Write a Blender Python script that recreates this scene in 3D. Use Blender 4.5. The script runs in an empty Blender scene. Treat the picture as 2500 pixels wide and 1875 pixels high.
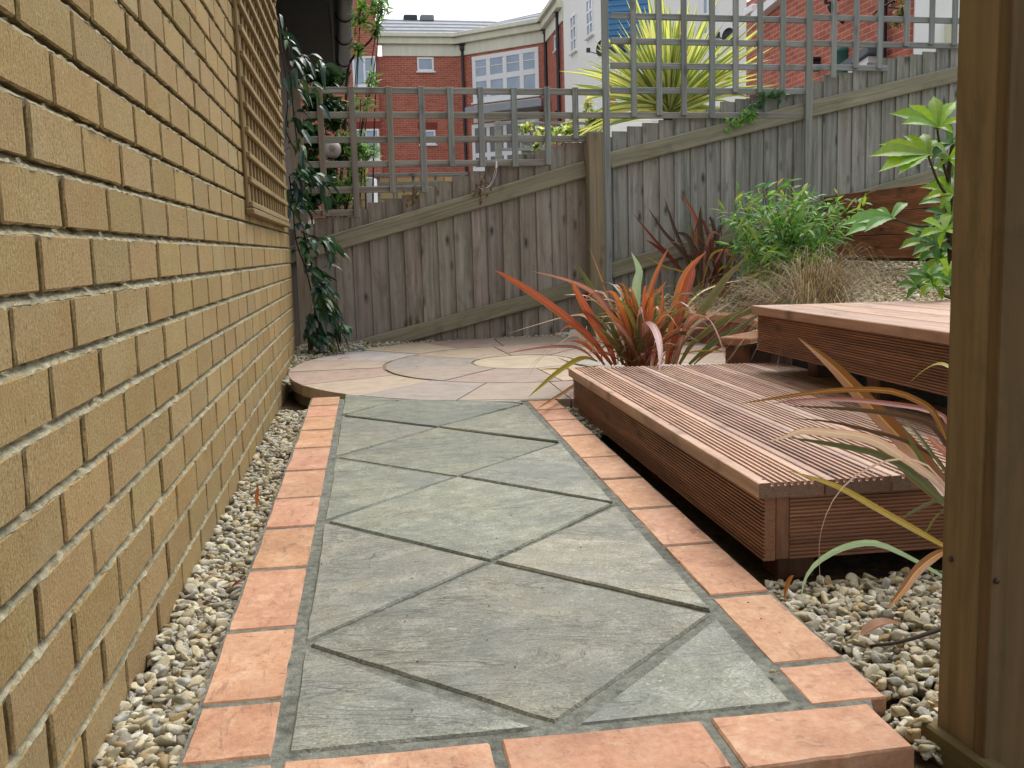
import bpy, math, random
import numpy as np
from mathutils import Vector, Matrix
random.seed(7); rng = np.random.default_rng(7)
sc = bpy.context.scene
PI = math.pi
# ------------------------------------------------------------ camera
CAM = np.array([0.3623, 0.0, 0.62])
FOC = 2421.4
def cam_rows(yaw, pitch, roll):
    cy, sy = math.cos(yaw), math.sin(yaw)
    f = np.array([sy*math.cos(pitch), cy*math.cos(pitch), math.sin(pitch)])
    r = np.array([cy, -sy, 0]); u = np.cross(r, f)
    c, s = math.cos(roll), math.sin(roll)
    return np.array([c*r+s*u, -(-s*r+c*u), f])
CR = cam_rows(.1463, -.1346, -.0289)
cd = bpy.data.cameras.new('camera'); cam = bpy.data.objects.new('camera', cd)
sc.collection.objects.link(cam); sc.camera = cam
cd.sensor_width = 36; cd.lens = 36*FOC/2500; cd.clip_start = .02; cd.clip_end = 600
m = Matrix(((CR[0][0], -CR[1][0], -CR[2][0], CAM[0]), (CR[0][1], -CR[1][1], -CR[2][1], CAM[1]),
            (CR[0][2], -CR[1][2], -CR[2][2], CAM[2]), (0, 0, 0, 1)))
cam.matrix_world = m
# ------------------------------------------------------------ light
w = bpy.data.worlds.new('World'); sc.world = w; w.use_nodes = True
nt = w.node_tree; nt.nodes.clear()
sky = nt.nodes.new('ShaderNodeTexSky'); sky.sky_type = 'NISHITA'; sky.sun_disc = False
SUN_EL, SUN_AZ = math.radians(58), math.radians(35)      # azimuth clockwise from +Y
sky.sun_elevation = SUN_EL; sky.sun_rotation = SUN_AZ; sky.air_density = 1.0; sky.dust_density = 3.0; sky.ozone_density = 1.0
hs = nt.nodes.new('ShaderNodeHueSaturation'); hs.inputs['Saturation'].default_value = .16
bg = nt.nodes.new('ShaderNodeBackground'); bg.inputs['Strength'].default_value = .15
wo = nt.nodes.new('ShaderNodeOutputWorld')
nt.links.new(sky.outputs[0], hs.inputs['Color']); nt.links.new(hs.outputs[0], bg.inputs[0]); nt.links.new(bg.outputs[0], wo.inputs[0])
ld = bpy.data.lights.new('sun', 'SUN'); ld.energy = .8; ld.angle = math.radians(40); ld.color = (1, .96, .9)
sun = bpy.data.objects.new('sun', ld); sc.collection.objects.link(sun)
sd = Vector((math.sin(SUN_AZ)*math.cos(SUN_EL), math.cos(SUN_AZ)*math.cos(SUN_EL), math.sin(SUN_EL)))
sun.rotation_euler = sd.to_track_quat('Z', 'Y').to_euler()
sc.view_settings.view_transform = 'Standard'; sc.view_settings.look = 'None'; sc.view_settings.gamma = 1
sc.view_settings.exposure = 0.97

# ------------------------------------------------------------ helpers
def ray(u, v):                       # u, v on a 2212 x 1659 view of the picture -> direction of that line of sight
    u *= 2500/2212; v *= 2500/2212
    return CR.T @ np.array([(u-1250)/FOC, (v-937.5)/FOC, 1.0])
def onplane(u, v, n, c):
    d = ray(u, v); n = np.asarray(n, float)
    return CAM + d*((c-n@CAM)/(n@d))
def at(u, v, dep): return CAM + ray(u, v)*dep
def fpt(u, v): return onplane(u, v, (-.073, 1, 0), 5.66)     # a point of the long fence's face
def fy(x): return 5.66+.073*x
def lin(r, g, b, k=1.0):
    def f(c):
        c /= 255
        return (c/12.92 if c <= .04045 else ((c+.055)/1.055)**2.4)*k
    return (f(r), f(g), f(b))

class MB:
    def __init__(s): s.v = []; s.f = []; s.c = []; s.g = []; s.n = 0; s.sm = []; s.mi = []
    def add(s, v, f, col=(1, 1, 1), gc=None, smooth=False, mi=0):
        v = np.asarray(v, float).reshape(-1, 3); k = len(v)
        s.v.append(v); s.f += [tuple(int(i)+s.n for i in q) for q in f]
        s.sm += [smooth]*len(f); s.mi += [mi]*len(f)
        c = np.asarray(col, float)
        s.c.append(np.tile(c, (k, 1)) if c.ndim == 1 else c)
        s.g.append(v.copy() if gc is None else np.asarray(gc, float)); s.n += k
    def build(s, name, mats, parent=None):
        if not isinstance(mats, (list, tuple)): mats = [mats]
        V = np.concatenate(s.v); C = np.concatenate(s.c); G = np.concatenate(s.g)
        if parent is not None: V = V-np.array(parent.location)
        me = bpy.data.meshes.new(name); me.from_pydata(V.tolist(), [], s.f)
        for q in mats: me.materials.append(q)
        me.polygons.foreach_set('use_smooth', s.sm); me.polygons.foreach_set('material_index', s.mi)
        a = me.color_attributes.new('Col', 'FLOAT_COLOR', 'POINT')
        a.data.foreach_set('color', np.hstack([C, np.ones((len(C), 1))]).astype('f4').ravel())
        b = me.attributes.new('gc', 'FLOAT_VECTOR', 'POINT'); b.data.foreach_set('vector', G.astype('f4').ravel())
        me.update()
        o = bpy.data.objects.new(name, me); sc.collection.objects.link(o)
        if parent is not None: o.parent = parent
        return o
def sub(o, parent):                  # reparent a built part under another part (both under the same thing)
    o.parent = parent
    return o
def tag(o, label, cat=None, group=None, kind=None):
    if label: o['label'] = label
    if cat: o['category'] = cat
    if group: o['group'] = group
    if kind: o['kind'] = kind
    return o
def thing(name, loc, label, cat, group=None):
    o = bpy.data.objects.new(name, None); sc.collection.objects.link(o); o.location = loc; o.empty_display_size = .1
    return tag(o, label, cat, group)

def jit(a): return random.uniform(-a, a)
def tint(a=.12, w=.03):
    k = 1+jit(a); return (k*(1+jit(w)), k, k*(1+jit(w)))
def mulc(c, t): return tuple(x*y for x, y in zip(c, t))

def frame(o, x, y=None, z=None):
    x = np.asarray(x, float); x /= np.linalg.norm(x)
    z = np.array([0, 0, 1.]) if z is None else np.asarray(z, float)
    y = np.cross(z, x) if y is None else np.asarray(y, float)
    y = y-x*(x@y); y /= np.linalg.norm(y); z = np.cross(x, y)
    return (np.asarray(o, float), np.array([x, y, z]))
WORLD = frame((0, 0, 0), (1, 0, 0))
CB_F = None
def cbox(mb, fr, lo, hi, b=.003, col=(1, 1, 1), along=0, jg=True, warp=0, mi=0, cup=0):
    """chamfered box lo..hi in frame fr; `along` = the grain axis"""
    lo = np.array(lo, float); hi = np.array(hi, float)
    b = min(b, .45*float((hi-lo).min()))
    V = []; idx = {}
    for i in (0, 1):
        for j in (0, 1):
            for k in (0, 1):
                p = np.where([i, j, k], hi, lo); sgn = np.where([i, j, k], -1, 1)
                for ax in range(3):
                    q = p+sgn*b; q[ax] = p[ax]
                    idx[(i, j, k, ax)] = len(V); V.append(q)
    F = []
    for ax in range(3):
        o1, o2 = [a for a in range(3) if a != ax]
        for s in (0, 1):
            q = []
            for (a, c) in ((0, 0), (1, 0), (1, 1), (0, 1)):
                t = [0, 0, 0]; t[ax] = s; t[o1] = a; t[o2] = c; q.append(idx[(*t, ax)])
            flip = (s == 0) ^ (ax == 1)
            F.append(q[::-1] if flip else q)
    for ax in range(3):                      # edges parallel to ax
        o1, o2 = [a for a in range(3) if a != ax]
        for a in (0, 1):
            for c in (0, 1):
                t0 = [0, 0, 0]; t1 = [0, 0, 0]; t0[o1] = t1[o1] = a; t0[o2] = t1[o2] = c; t1[ax] = 1
                q = [idx[(*t0, o1)], idx[(*t1, o1)], idx[(*t1, o2)], idx[(*t0, o2)]]
                flip = (a == c) ^ (ax == 1)
                F.append(q if flip else q[::-1])
    for i in (0, 1):
        for j in (0, 1):
            for k in (0, 1):
                q = [idx[(i, j, k, a)] for a in range(3)]
                F.append(q if (i+j+k) % 2 == 1 else q[::-1])
    V = np.array(V)
    if warp: V[:, 2] += warp*((V[:, 0]-lo[0])/(hi[0]-lo[0])-.5)
    order = [along]+[a for a in range(3) if a != along]
    G = V[:, order]-np.array([0, (lo[order[1]]+hi[order[1]])/2, 0])
    if jg: G = G+np.array([random.uniform(0, 40), random.uniform(0, 9), random.uniform(0, 9)])
    mb.add(fr[0]+V@fr[1], F, col, G, mi=mi)

def prism(mb, fr, prof, L0, L1, col=(1, 1, 1), seg=1, endcut=None, smooth=False, mi=0, cap=True, endtone=.5):
    """profile (y,z) list, counter-clockwise seen from -x, swept along local x from L0 to L1 (L1 may depend on y)"""
    n = len(prof); V = []; G = []
    off = (random.uniform(0, 40), random.uniform(0, 9), random.uniform(0, 9))
    for s in range(seg+1):
        for (y, z) in prof:
            l1 = L1(y) if callable(L1) else L1
            x = L0+(l1-L0)*s/seg
            V.append((x, y, z)); G.append((x+off[0], y+off[1], z+off[2]))
    F = []
    for s in range(seg):
        for i in range(n):
            j = (i+1) % n; F.append((s*n+i, s*n+j, (s+1)*n+j, (s+1)*n+i))
    if cap:
        F.append(tuple(2*n*0+(seg+1)*n+i for i in range(n))[::-1]); F.append(tuple((seg+2)*n+i for i in range(n)))
        V += V[:n]+V[seg*n:(seg+1)*n]; G += [(a*3, b*12, c*12) for a, b, c in G[:n]+G[seg*n:(seg+1)*n]]
    C = np.tile(np.array(col, float), (len(V), 1))
    if cap: C[(seg+1)*n:] *= endtone
    mb.add(fr[0]+np.array(V)@fr[1], F, C, G, smooth=smooth, mi=mi)

def catmull(P, n):
    P = np.asarray(P, float); P = np.vstack([2*P[0]-P[1], P, 2*P[-1]-P[-2]]); out = []
    m_ = len(P)-3
    for k in range(n+1):
        t = k/n*m_; i = min(int(t), m_-1); t -= i; a, b, c, d = P[i:i+4]
        out.append(.5*((2*b)+(c-a)*t+(2*a-5*b+4*c-d)*t*t+(3*b-a-3*c+d)*t**3))
    return np.array(out)
def tube(mb, P, r, col=(1, 1, 1), k=6, n=None, mi=0):
    P = catmull(P, n or max(2, 4*(len(P)-1))) if n != 0 else np.asarray(P, float)
    N = len(P); rr = np.interp(np.linspace(0, 1, N), np.linspace(0, 1, len(r)), r) if hasattr(r, '__len__') else np.full(N, r)
    V = []; G = []
    for i in range(N):
        t = P[min(i+1, N-1)]-P[max(i-1, 0)]; t = t/(np.linalg.norm(t)+1e-9)
        a = np.cross(t, (0, 0, 1)) if abs(t[2]) < .9 else np.cross(t, (1, 0, 0)); a /= np.linalg.norm(a); b = np.cross(t, a)
        for j in range(k):
            th = 2*PI*j/k; V.append(P[i]+rr[i]*(math.cos(th)*a+math.sin(th)*b)); G.append((i*.05, math.cos(th)*rr[i], math.sin(th)*rr[i]))
    F = [(i*k+j, (i+1)*k+j, (i+1)*k+(j+1) % k, i*k+(j+1) % k) for i in range(N-1) for j in range(k)]
    F += [tuple(range(k)), tuple((N-1)*k+j for j in range(k))[::-1]]
    mb.add(V, F, col, G, smooth=True, mi=mi)

def blade(mb, P, wmax, cols, prof='strap', n=14, fold=.25, twist=0., up=None, roll=0., th=0):
    """a long leaf: spine through P, 5 points across, cols = 5 colours across (edge..mid..edge)"""
    S = catmull(P, n); N = len(S); V = []; C = []; G = []
    side0 = None
    for i in range(N):
        t = S[min(i+1, N-1)]-S[max(i-1, 0)]; t /= np.linalg.norm(t)+1e-9
        if side0 is None:
            u_ = np.array([0, 0, 1.]) if up is None else np.asarray(up, float)
            s_ = np.cross(t, u_)
            if np.linalg.norm(s_) < .15: s_ = np.cross(t, (.3, 1, 0))
        else: s_ = side0-t*(t@side0)
        s_ /= np.linalg.norm(s_); side0 = s_
        nrm = np.cross(s_, t)
        f = i/(N-1)
        if prof == 'strap': wd = (.42+.58*min(1, f/.35))*(1-max(0, (f-.45)/.55)**2.1)
        elif prof == 'lance': wd = math.sin(PI*min(1, f**.8*1.0))**.8 if 0 < f < 1 else 0
        elif prof == 'palm': wd = (.30+.70*math.sin(PI*min(1, f**1.25))**1.2)*(1 if f < .62 else max(0, (1-f)/.38)**.8)*(1+.09*math.sin(f*46)*(f > .45))
        else: wd = max(0, math.sin(PI*f))**.55*(1-.15*f)
        wd = max(wd, .015)*wmax/2
        a = roll+twist*f; ss = s_*math.cos(a)+nrm*math.sin(a); nn = -s_*math.sin(a)+nrm*math.cos(a)
        for j, q in enumerate((-1, -.82, -.16, 0, .16, .82, 1)):
            V.append(S[i]+ss*wd*q+nn*wd*fold*abs(q)); G.append((f*2, q, 0)); 
            k = 1+.06*math.sin(i*1.7+j); C.append([cc*k for cc in cols[(0, 1, 1, 2, 3, 3, 4)[j]]])
    F = [(i*7+j, i*7+j+1, (i+1)*7+j+1, (i+1)*7+j) for i in range(N-1) for j in range(6)]
    mb.add(V, F, np.array(C), G, smooth=True)

def leaves(mb, pos, dirs, L, W, cols, fold=.3, droop=.25):
    """many small leaves at once: arrays; 8 points each"""
    n = len(pos); dirs = dirs/np.linalg.norm(dirs, axis=1)[:, None]
    up = rng.normal(size=(n, 3))*.45+np.array([0, -.25, 1]); s = np.cross(dirs, up); s /= np.linalg.norm(s, axis=1)[:, None]
    nn = np.cross(s, dirs)
    L = np.broadcast_to(L, (n,))[:, None]; W = np.broadcast_to(W, (n,))[:, None]
    tpl = [(0, 0, 0), (.3, -.5, .12), (.3, 0, 0), (.3, .5, .12), (.65, -.42, .1), (.65, 0, 0), (.65, .42, .1), (1, 0, 0)]
    V = np.zeros((n, 8, 3))
    for k, (a, b, c) in enumerate(tpl):
        V[:, k] = pos+dirs*L*a+s*W*b+nn*(W*c*fold*4-L*droop*a*a)
    f1 = [(0, 2, 1), (0, 3, 2), (1, 2, 5, 4), (2, 3, 6, 5), (4, 5, 7), (5, 6, 7)]
    F = [tuple(i*8+q for q in f) for i in range(n) for f in f1]
    mb.add(V.reshape(-1, 3), F, np.repeat(cols, 8, axis=0), np.tile(np.array([(t[0], t[1], 0) for t in tpl]), (n, 1)), smooth=True)

def ico(sub_):
    import bmesh
    bm = bmesh.new(); bmesh.ops.create_icosphere(bm, subdivisions=sub_, radius=1)
    v = np.array([x.co[:] for x in bm.verts]); f = np.array([[q.index for q in x.verts] for x in bm.faces]); bm.free()
    return v, f
ICO = {k: ico(k) for k in (1, 2, 3)}
def stones(mb, pos, size, lod, pal):
    """pebbles: pos (n,3), size (n,)"""
    v0, f0 = ICO[lod]; n = len(pos); k = len(v0)
    shp = []
    for q in range(10):
        d = np.ones(k)
        for _ in range(8):
            a = rng.normal(size=3); a /= np.linalg.norm(a); h = rng.uniform(.38, .75)
            d = np.minimum(d, h/np.maximum(v0@a, 1e-3)*.5+d*.5) if False else np.where(v0@a*d > h, h/np.maximum(v0@a, 1e-3), d)
        shp.append(v0*d[:, None])
    shp = np.array(shp)[rng.integers(0, 10, n)]
    sc3 = np.stack([np.ones(n)*1.15, rng.uniform(.65, .95, n), rng.uniform(.42, .7, n)], 1)*size[:, None]
    V = shp*sc3[:, None, :]
    a = rng.uniform(0, 2*PI, n); b = rng.normal(0, .35, n); c = rng.normal(0, .35, n)
    def rot(ax, t):
        R_ = np.zeros((n, 3, 3)); i, j = [(1, 2), (2, 0), (0, 1)][ax]
        R_[:, ax, ax] = 1; R_[:, i, i] = np.cos(t); R_[:, j, j] = np.cos(t); R_[:, i, j] = -np.sin(t); R_[:, j, i] = np.sin(t); return R_
    R_ = rot(2, a)@rot(0, b)@rot(1, c)
    V = np.einsum('nij,nkj->nki', R_, V)+pos[:, None, :]
    col = np.array(pal)[rng.integers(0, len(pal), n)]*rng.uniform(.75, 1.15, (n, 1))
    F = (f0[None]+np.arange(n)[:, None, None]*k).reshape(-1, 3)
    base = mb.n
    mb.v.append(V.reshape(-1, 3)); mb.f += [tuple(q) for q in (F+base).tolist()]
    mb.sm += [lod > 1]*len(F); mb.mi += [0]*len(F); mb.c.append(np.repeat(col, k, axis=0))
    mb.g.append((V+rng.uniform(0, 9, (n, 1, 3))).reshape(-1, 3)); mb.n += n*k

def inset(poly, d):
    P = np.asarray(poly, float); n = len(P); out = []
    ar = sum(P[i][0]*P[(i+1) % n][1]-P[(i+1) % n][0]*P[i][1] for i in range(n))
    if ar < 0: P = P[::-1]
    for i in range(n):
        a, b, c = P[i-1], P[i], P[(i+1) % n]
        e1 = (b-a)/np.linalg.norm(b-a); e2 = (c-b)/np.linalg.norm(c-b)
        n1 = np.array([-e1[1], e1[0]]); n2 = np.array([-e2[1], e2[0]])
        q = n1+n2; out.append(b+q*(d/max(.3, 1+n1@n2)))
    return np.array(out)
def slab(mb, poly, zf, th=.035, gap=.004, bev=.003, col=(1, 1, 1), step=.04, jag=.0012, mod=None, goff=None, rot=None):
    P = inset(poly, gap); n = len(P); E = []
    for i in range(n):
        a, b = P[i], P[(i+1) % n]; k = max(1, int(np.linalg.norm(b-a)/step))
        for j in range(k):
            q = a+(b-a)*j/k
            if j: q = q+rng.normal(0, jag, 2)
            else: q = q+(P.mean(0)-q)*.004
            E.append(q)
    E = np.array(E)
    if mod is not None:
        E = mod(E)
    c = E.mean(0); k = len(E)
    def ring(sh, dz):
        d = c-E; L = np.linalg.norm(d, axis=1)[:, None]; q = E+d/L*sh
        return np.column_stack([q, [zf(a[0], a[1])+dz for a in q]])
    V = np.vstack([ring(0, -th), ring(0, -bev), ring(bev*.9, 0), [[c[0], c[1], zf(c[0], c[1])]]])
    F = [(r*k+i, r*k+(i+1) % k, (r+1)*k+(i+1) % k, (r+1)*k+i) for r in range(2) for i in range(k)]
    F += [(2*k+i, 2*k+(i+1) % k, 3*k) for i in range(k)]
    off = np.array([random.uniform(0, 30), random.uniform(0, 30), random.uniform(0, 9)])
    G = V.copy()
    th_ = random.uniform(-.5, .5) if rot is None else rot
    R2 = np.array([[math.cos(th_), -math.sin(th_)], [math.sin(th_), math.cos(th_)]]); G[:, :2] = G[:, :2]@R2
    mb.add(V, F, col, G+off)

# ------------------------------------------------------------ materials
class NT:
    def __init__(s, name):
        s.m = bpy.data.materials.new(name); s.m.use_nodes = True; s.t = s.m.node_tree; s.t.nodes.clear()
        s.out = s.n('ShaderNodeOutputMaterial'); s.b = s.n('ShaderNodeBsdfPrincipled'); s.l(s.b.outputs[0], s.out.inputs[0])
    def n(s, ty, **kw):
        x = s.t.nodes.new(ty)
        for k, v in kw.items(): setattr(x, k, v)
        return x
    def l(s, a, b): s.t.links.new(a, b)
    def att(s, nm, o='Vector'):
        a = s.n('ShaderNodeAttribute'); a.attribute_name = nm; return a.outputs[o]
    def mapping(s, v, scale, loc=(0, 0, 0), rot=(0, 0, 0)):
        a = s.n('ShaderNodeMapping'); a.inputs['Scale'].default_value = scale; a.inputs['Location'].default_value = loc; a.inputs['Rotation'].default_value = rot
        s.l(v, a.inputs[0]); return a.outputs[0]
    def noise(s, v, sc_=5, det=4, rough=.55, dist=0, o=0):
        a = s.n('ShaderNodeTexNoise'); a.inputs['Scale'].default_value = sc_; a.inputs['Detail'].default_value = det
        a.inputs['Roughness'].default_value = rough; a.inputs['Distortion'].default_value = dist
        s.l(v, a.inputs['Vector']); return a.outputs[o]
    def ramp(s, v, st, interp='LINEAR'):
        a = s.n('ShaderNodeValToRGB'); r = a.color_ramp; r.interpolation = interp
        while len(r.elements) > 1: r.elements.remove(r.elements[-1])
        for i, (p, c) in enumerate(st):
            e = r.elements[0] if i == 0 else r.elements.new(p)
            e.position = p; c = c if hasattr(c, '__len__') else (c, c, c); e.color = (*c, 1)
        s.l(v, a.inputs[0]); return a.outputs[0]
    def mix(s, f, a, b, mode='MIX'):
        x = s.n('ShaderNodeMix'); x.data_type = 'RGBA'; x.blend_type = mode
        for q, i in ((f, 0), (a, 6), (b, 7)):
            if isinstance(q, (int, float)): x.inputs[i].default_value = q if i == 0 else (q, q, q, 1)
            elif isinstance(q, tuple): x.inputs[i].default_value = (*q, 1)
            else: s.l(q, x.inputs[i])
        return x.outputs[2]
    def math(s, op, a, b=0.0):
        x = s.n('ShaderNodeMath'); x.operation = op
        for i, q in enumerate((a, b)):
            if isinstance(q, (int, float)): x.inputs[i].default_value = q
            else: s.l(q, x.inputs[i])
        return x.outputs[0]
    def bump(s, h, strength=.3, dist=.01, nrm=None):
        x = s.n('ShaderNodeBump'); x.inputs['Strength'].default_value = strength; x.inputs['Distance'].default_value = dist
        s.l(h, x.inputs['Height'])
        if nrm is not None: s.l(nrm, x.inputs['Normal'])
        return x.outputs[0]
    def fin(s, col, rough=.7, nrm=None, spec=.5, **kw):
        if isinstance(col, tuple): s.b.inputs['Base Color'].default_value = (*col, 1)
        else: s.l(col, s.b.inputs['Base Color'])
        if isinstance(rough, (int, float)): s.b.inputs['Roughness'].default_value = rough
        else: s.l(rough, s.b.inputs['Roughness'])
        s.b.inputs['Specular IOR Level'].default_value = spec
        if nrm is not None: s.l(nrm, s.b.inputs['Normal'])
        for k, v in kw.items(): s.b.inputs[k.replace('_', ' ')].default_value = v
        return s.m

def m_wood(name, c1, c2, c3=None, knots=.5, gr=45, rough=.75, bump=.35, stain=None, spec=.25, saw=0):
    """c1 dark grain, c2 light grain; c3 colour of broad patches"""
    t = NT(name); g = t.att('gc'); col = t.att('Col', 'Color')
    warp = t.noise(t.mapping(g, (1.5, 6, 6)), 1.0, 2, .5)
    gw = t.n('ShaderNodeVectorMath'); gw.operation = 'ADD'; t.l(t.mapping(g, (1.6, gr, gr)), gw.inputs[0])
    sc_ = t.n('ShaderNodeVectorMath'); sc_.operation = 'SCALE'; sc_.inputs['Scale'].default_value = 2.0; t.l(t.noise(t.mapping(g, (1.5, 6, 6)), 1.0, 2, .5, o=1), sc_.inputs[0]); t.l(sc_.outputs[0], gw.inputs[1])
    n1 = t.noise(gw.outputs[0], 1.0, 6, .62)
    c = t.ramp(n1, [(.28, c1), (.5, tuple((a+b)/2 for a, b in zip(c1, c2))), (.72, c2)])
    if c3 is not None:
        p = t.ramp(t.noise(t.mapping(g, (2.2, 7, 7)), 1.0, 4, .6), [(.42, 0), (.68, 1)])
        c = t.mix(t.math('MULTIPLY', p, .6), c, c3)
    if knots:
        vo = t.n('ShaderNodeTexVoronoi'); vo.inputs['Scale'].default_value = 1; vo.inputs['Randomness'].default_value = 1
        dd = t.n('ShaderNodeVectorMath'); dd.operation = 'ADD'; t.l(t.mapping(g, (5.2, 13, 3)), dd.inputs[0])
        s2 = t.n('ShaderNodeVectorMath'); s2.operation = 'SCALE'; s2.inputs['Scale'].default_value = .12; t.l(t.noise(g, 40, 2, .5, o=1), s2.inputs[0]); t.l(s2.outputs[0], dd.inputs[1])
        t.l(dd.outputs[0], vo.inputs['Vector'])
        k = t.ramp(vo.outputs['Distance'], [(.07, 1), (.13, .55), (.24, 0)])
        c = t.mix(t.math('MULTIPLY', k, knots), c, tuple(x*.3 for x in c1))
    if stain is not None:
        p = t.ramp(t.noise(t.mapping(g, (3, 9, 9)), 1.3, 5, .7, .6), [(.5, 0), (.66, 1)])
        c = t.mix(t.math('MULTIPLY', p, stain[1]), c, stain[0])
    c = t.mix(1, c, col, 'MULTIPLY')
    b = t.bump(n1, bump, .0025)
    if saw:
        sw = t.noise(t.mapping(g, (260, 7, 7), rot=(0, 0, .03)), 1, 2, .5); b = t.bump(sw, saw, .003, b); c = t.mix(1, c, t.ramp(sw, [(.35, .94), (.65, 1.04)]), 'MULTIPLY')
    b = t.bump(t.noise(t.mapping(g, (8, 200, 200)), 1, 2, .6), .12, .001, b)
    return t.fin(c, rough, b, spec)

def m_brickface():
    t = NT('sandy buff brick'); g = t.att('gc'); col = t.att('Col', 'Color')
    n1 = t.noise(g, 230, 5, .75); n2 = t.noise(g, 9, 4, .6); n3 = t.noise(t.mapping(g, (1, 1, .25)), 150, 3, .6)
    c = t.ramp(n1, [(.25, lin(80, 69, 47)), (.42, lin(138, 120, 82)), (.6, lin(168, 148, 105)), (.78, lin(195, 180, 140))])
    c = t.mix(t.math('MULTIPLY', t.ramp(n2, [(.4, 0), (.62, 1)]), .4), c, lin(150, 122, 84))
    n4 = t.noise(g, 3.0, 5, .6, .5)
    c = t.mix(t.math('MULTIPLY', t.ramp(n4, [(.52, 0), (.7, 1)]), .3), c, lin(166, 156, 124))
    pits = t.ramp(t.noise(t.mapping(g, (1, 1, .6)), 120, 2, .5), [(.24, 1), (.3, 0)])
    c = t.mix(t.math('MULTIPLY', pits, .6), c, lin(60, 46, 30))
    c = t.mix(1, c, col, 'MULTIPLY')
    b = t.bump(n1, .55, .004); b = t.bump(n3, .6, .004, b)
    b = t.bump(pits, -.5, .004, b)
    return t.fin(c, .92, b, .15)
def m_mortar(name='pale grey mortar', ca=lin(126, 120, 96), cb=lin(176, 170, 144)):
    t = NT(name); g = t.att('gc')
    n = t.noise(g, 60, 5, .7)
    c = t.ramp(n, [(.3, ca), (.65, cb)])
    c = t.mix(t.math('MULTIPLY', t.ramp(t.noise(g, 7, 3, .6), [(.5, 0), (.65, 1)]), .45), c, tuple(x*.55 for x in ca))
    return t.fin(t.mix(1, c, t.att('Col', 'Color'), 'MULTIPLY'), .95, t.bump(t.noise(g, 170, 4, .7), .7, .006), .15)
def m_slab():
    t = NT('riven grey green stone'); g = t.att('gc'); col = t.att('Col', 'Color')
    w1 = t.noise(t.mapping(g, (3.6, 12, 1)), 1.0, 6, .6, .7)
    fine = t.noise(g, 260, 3, .7); med = t.noise(g, 22, 5, .65); big = t.noise(g, 5.5, 4, .6, .6)
    c = t.ramp(big, [(.3, lin(102, 104, 96)), (.5, lin(121, 121, 108)), (.7, lin(138, 133, 113))])
    c = t.mix(t.math('MULTIPLY', t.ramp(med, [(.45, 0), (.7, 1)]), .5), c, lin(172, 172, 164))
    c = t.mix(t.math('MULTIPLY', t.ramp(fine, [(.38, 1), (.5, 0)]), .6), c, lin(66, 68, 58)); c = t.mix(t.math('MULTIPLY', t.ramp(t.noise(g, 150, 3, .75), [(.55, 0), (.68, 1)]), .5), c, lin(190, 190, 172))
    step = t.ramp(w1, [(.40, 0), (.43, .5), (.47, .5), (.49, .8), (.56, .8), (.58, 1)])
    line = t.ramp(w1, [(.38, 0), (.41, .8), (.44, 0), (.47, 0), (.485, .55), (.51, 0), (.56, 0), (.575, .6), (.6, 0)])
    mk = t.ramp(t.noise(g, 4.2, 3, .55), [(.4, 0), (.58, 1)]); c = t.mix(t.math('MULTIPLY', t.math('MULTIPLY', line, mk), .8), c, lin(62, 64, 58))
    sp = t.ramp(t.noise(g, 30, 4, .8), [(.68, 0), (.74, 1)]); c = t.mix(t.math('MULTIPLY', sp, .5), c, lin(196, 196, 190))
    pa = t.ramp(t.noise(t.mapping(g, (1, 1.6, 1)), 3.1, 3, .5, .8), [(.44, 0), (.64, 1)]); c = t.mix(t.math('MULTIPLY', pa, .5), c, lin(98, 101, 98))
    c = t.mix(1, c, col, 'MULTIPLY')
    b = t.bump(step, .55, .007); b = t.bump(med, .4, .005, b); b = t.bump(fine, .35, .0015, b)
    return t.fin(c, .6, b, .45)
def m_sandstone():
    t = NT('riven sandstone'); g = t.att('gc'); col = t.att('Col', 'Color')
    w1 = t.noise(t.mapping(g, (4, 16, 1)), 1.0, 4, .6, 1.0); med = t.noise(g, 14, 5, .65)
    c = t.ramp(med, [(.3, .8), (.7, 1.12)])
    band = t.ramp(w1, [(.4, 0), (.6, 1)])
    c = t.mix(1, c, col, 'MULTIPLY'); c = t.mix(t.math('MULTIPLY', band, .35), c, lin(180, 158, 146))
    b = t.bump(w1, .4, .006); b = t.bump(t.noise(g, 120, 3, .7), .3, .002, b)
    return t.fin(c, .7, b, .35)
def m_terra():
    t = NT('terracotta setts'); g = t.att('gc'); col = t.att('Col', 'Color')
    n1 = t.noise(g, 13, 5, .6); fine = t.noise(g, 300, 3, .7)
    nf = t.noise(g, 70, 6, .75); n1 = t.math('ADD', t.math('MULTIPLY', n1, .45), t.math('MULTIPLY', nf, .55)); c = t.ramp(n1, [(.3, lin(156, 107, 78)), (.5, lin(188, 141, 109)), (.68, lin(203, 167, 139))])
    pit = t.ramp(t.noise(t.mapping(g, (2.2, 1, 1)), 42, 5, .75), [(.6, 0), (.65, 1)])
    msk = t.ramp(t.noise(g, 9, 3, .6), [(.48, 0), (.6, 1)])
    c = t.mix(t.math('MULTIPLY', t.math('MULTIPLY', pit, msk), .75), c, lin(120, 70, 50))
    c = t.mix(t.math('MULTIPLY', t.ramp(t.noise(g, 24, 4, .7), [(.55, 0), (.7, 1)]), .35), c, lin(222, 196, 160))
    dirt = t.ramp(t.noise(g, 4.5, 4, .6, .5), [(.5, 0), (.68, 1)])
    c = t.mix(t.math('MULTIPLY', dirt, .38), c, lin(138, 98, 76)); sm = t.ramp(t.noise(t.mapping(g, (1, 2.5, 1)), 16, 5, .75, .8), [(.56, 0), (.66, 1)]); c = t.mix(t.math('MULTIPLY', sm, .5), c, lin(104, 76, 62))
    c = t.mix(1, c, col, 'MULTIPLY')
    b = t.bump(fine, .35, .0015); b = t.bump(n1, .5, .006, b); b = t.bump(pit, -.5, .003, b)
    return t.fin(c, .68, b, .35)
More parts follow.
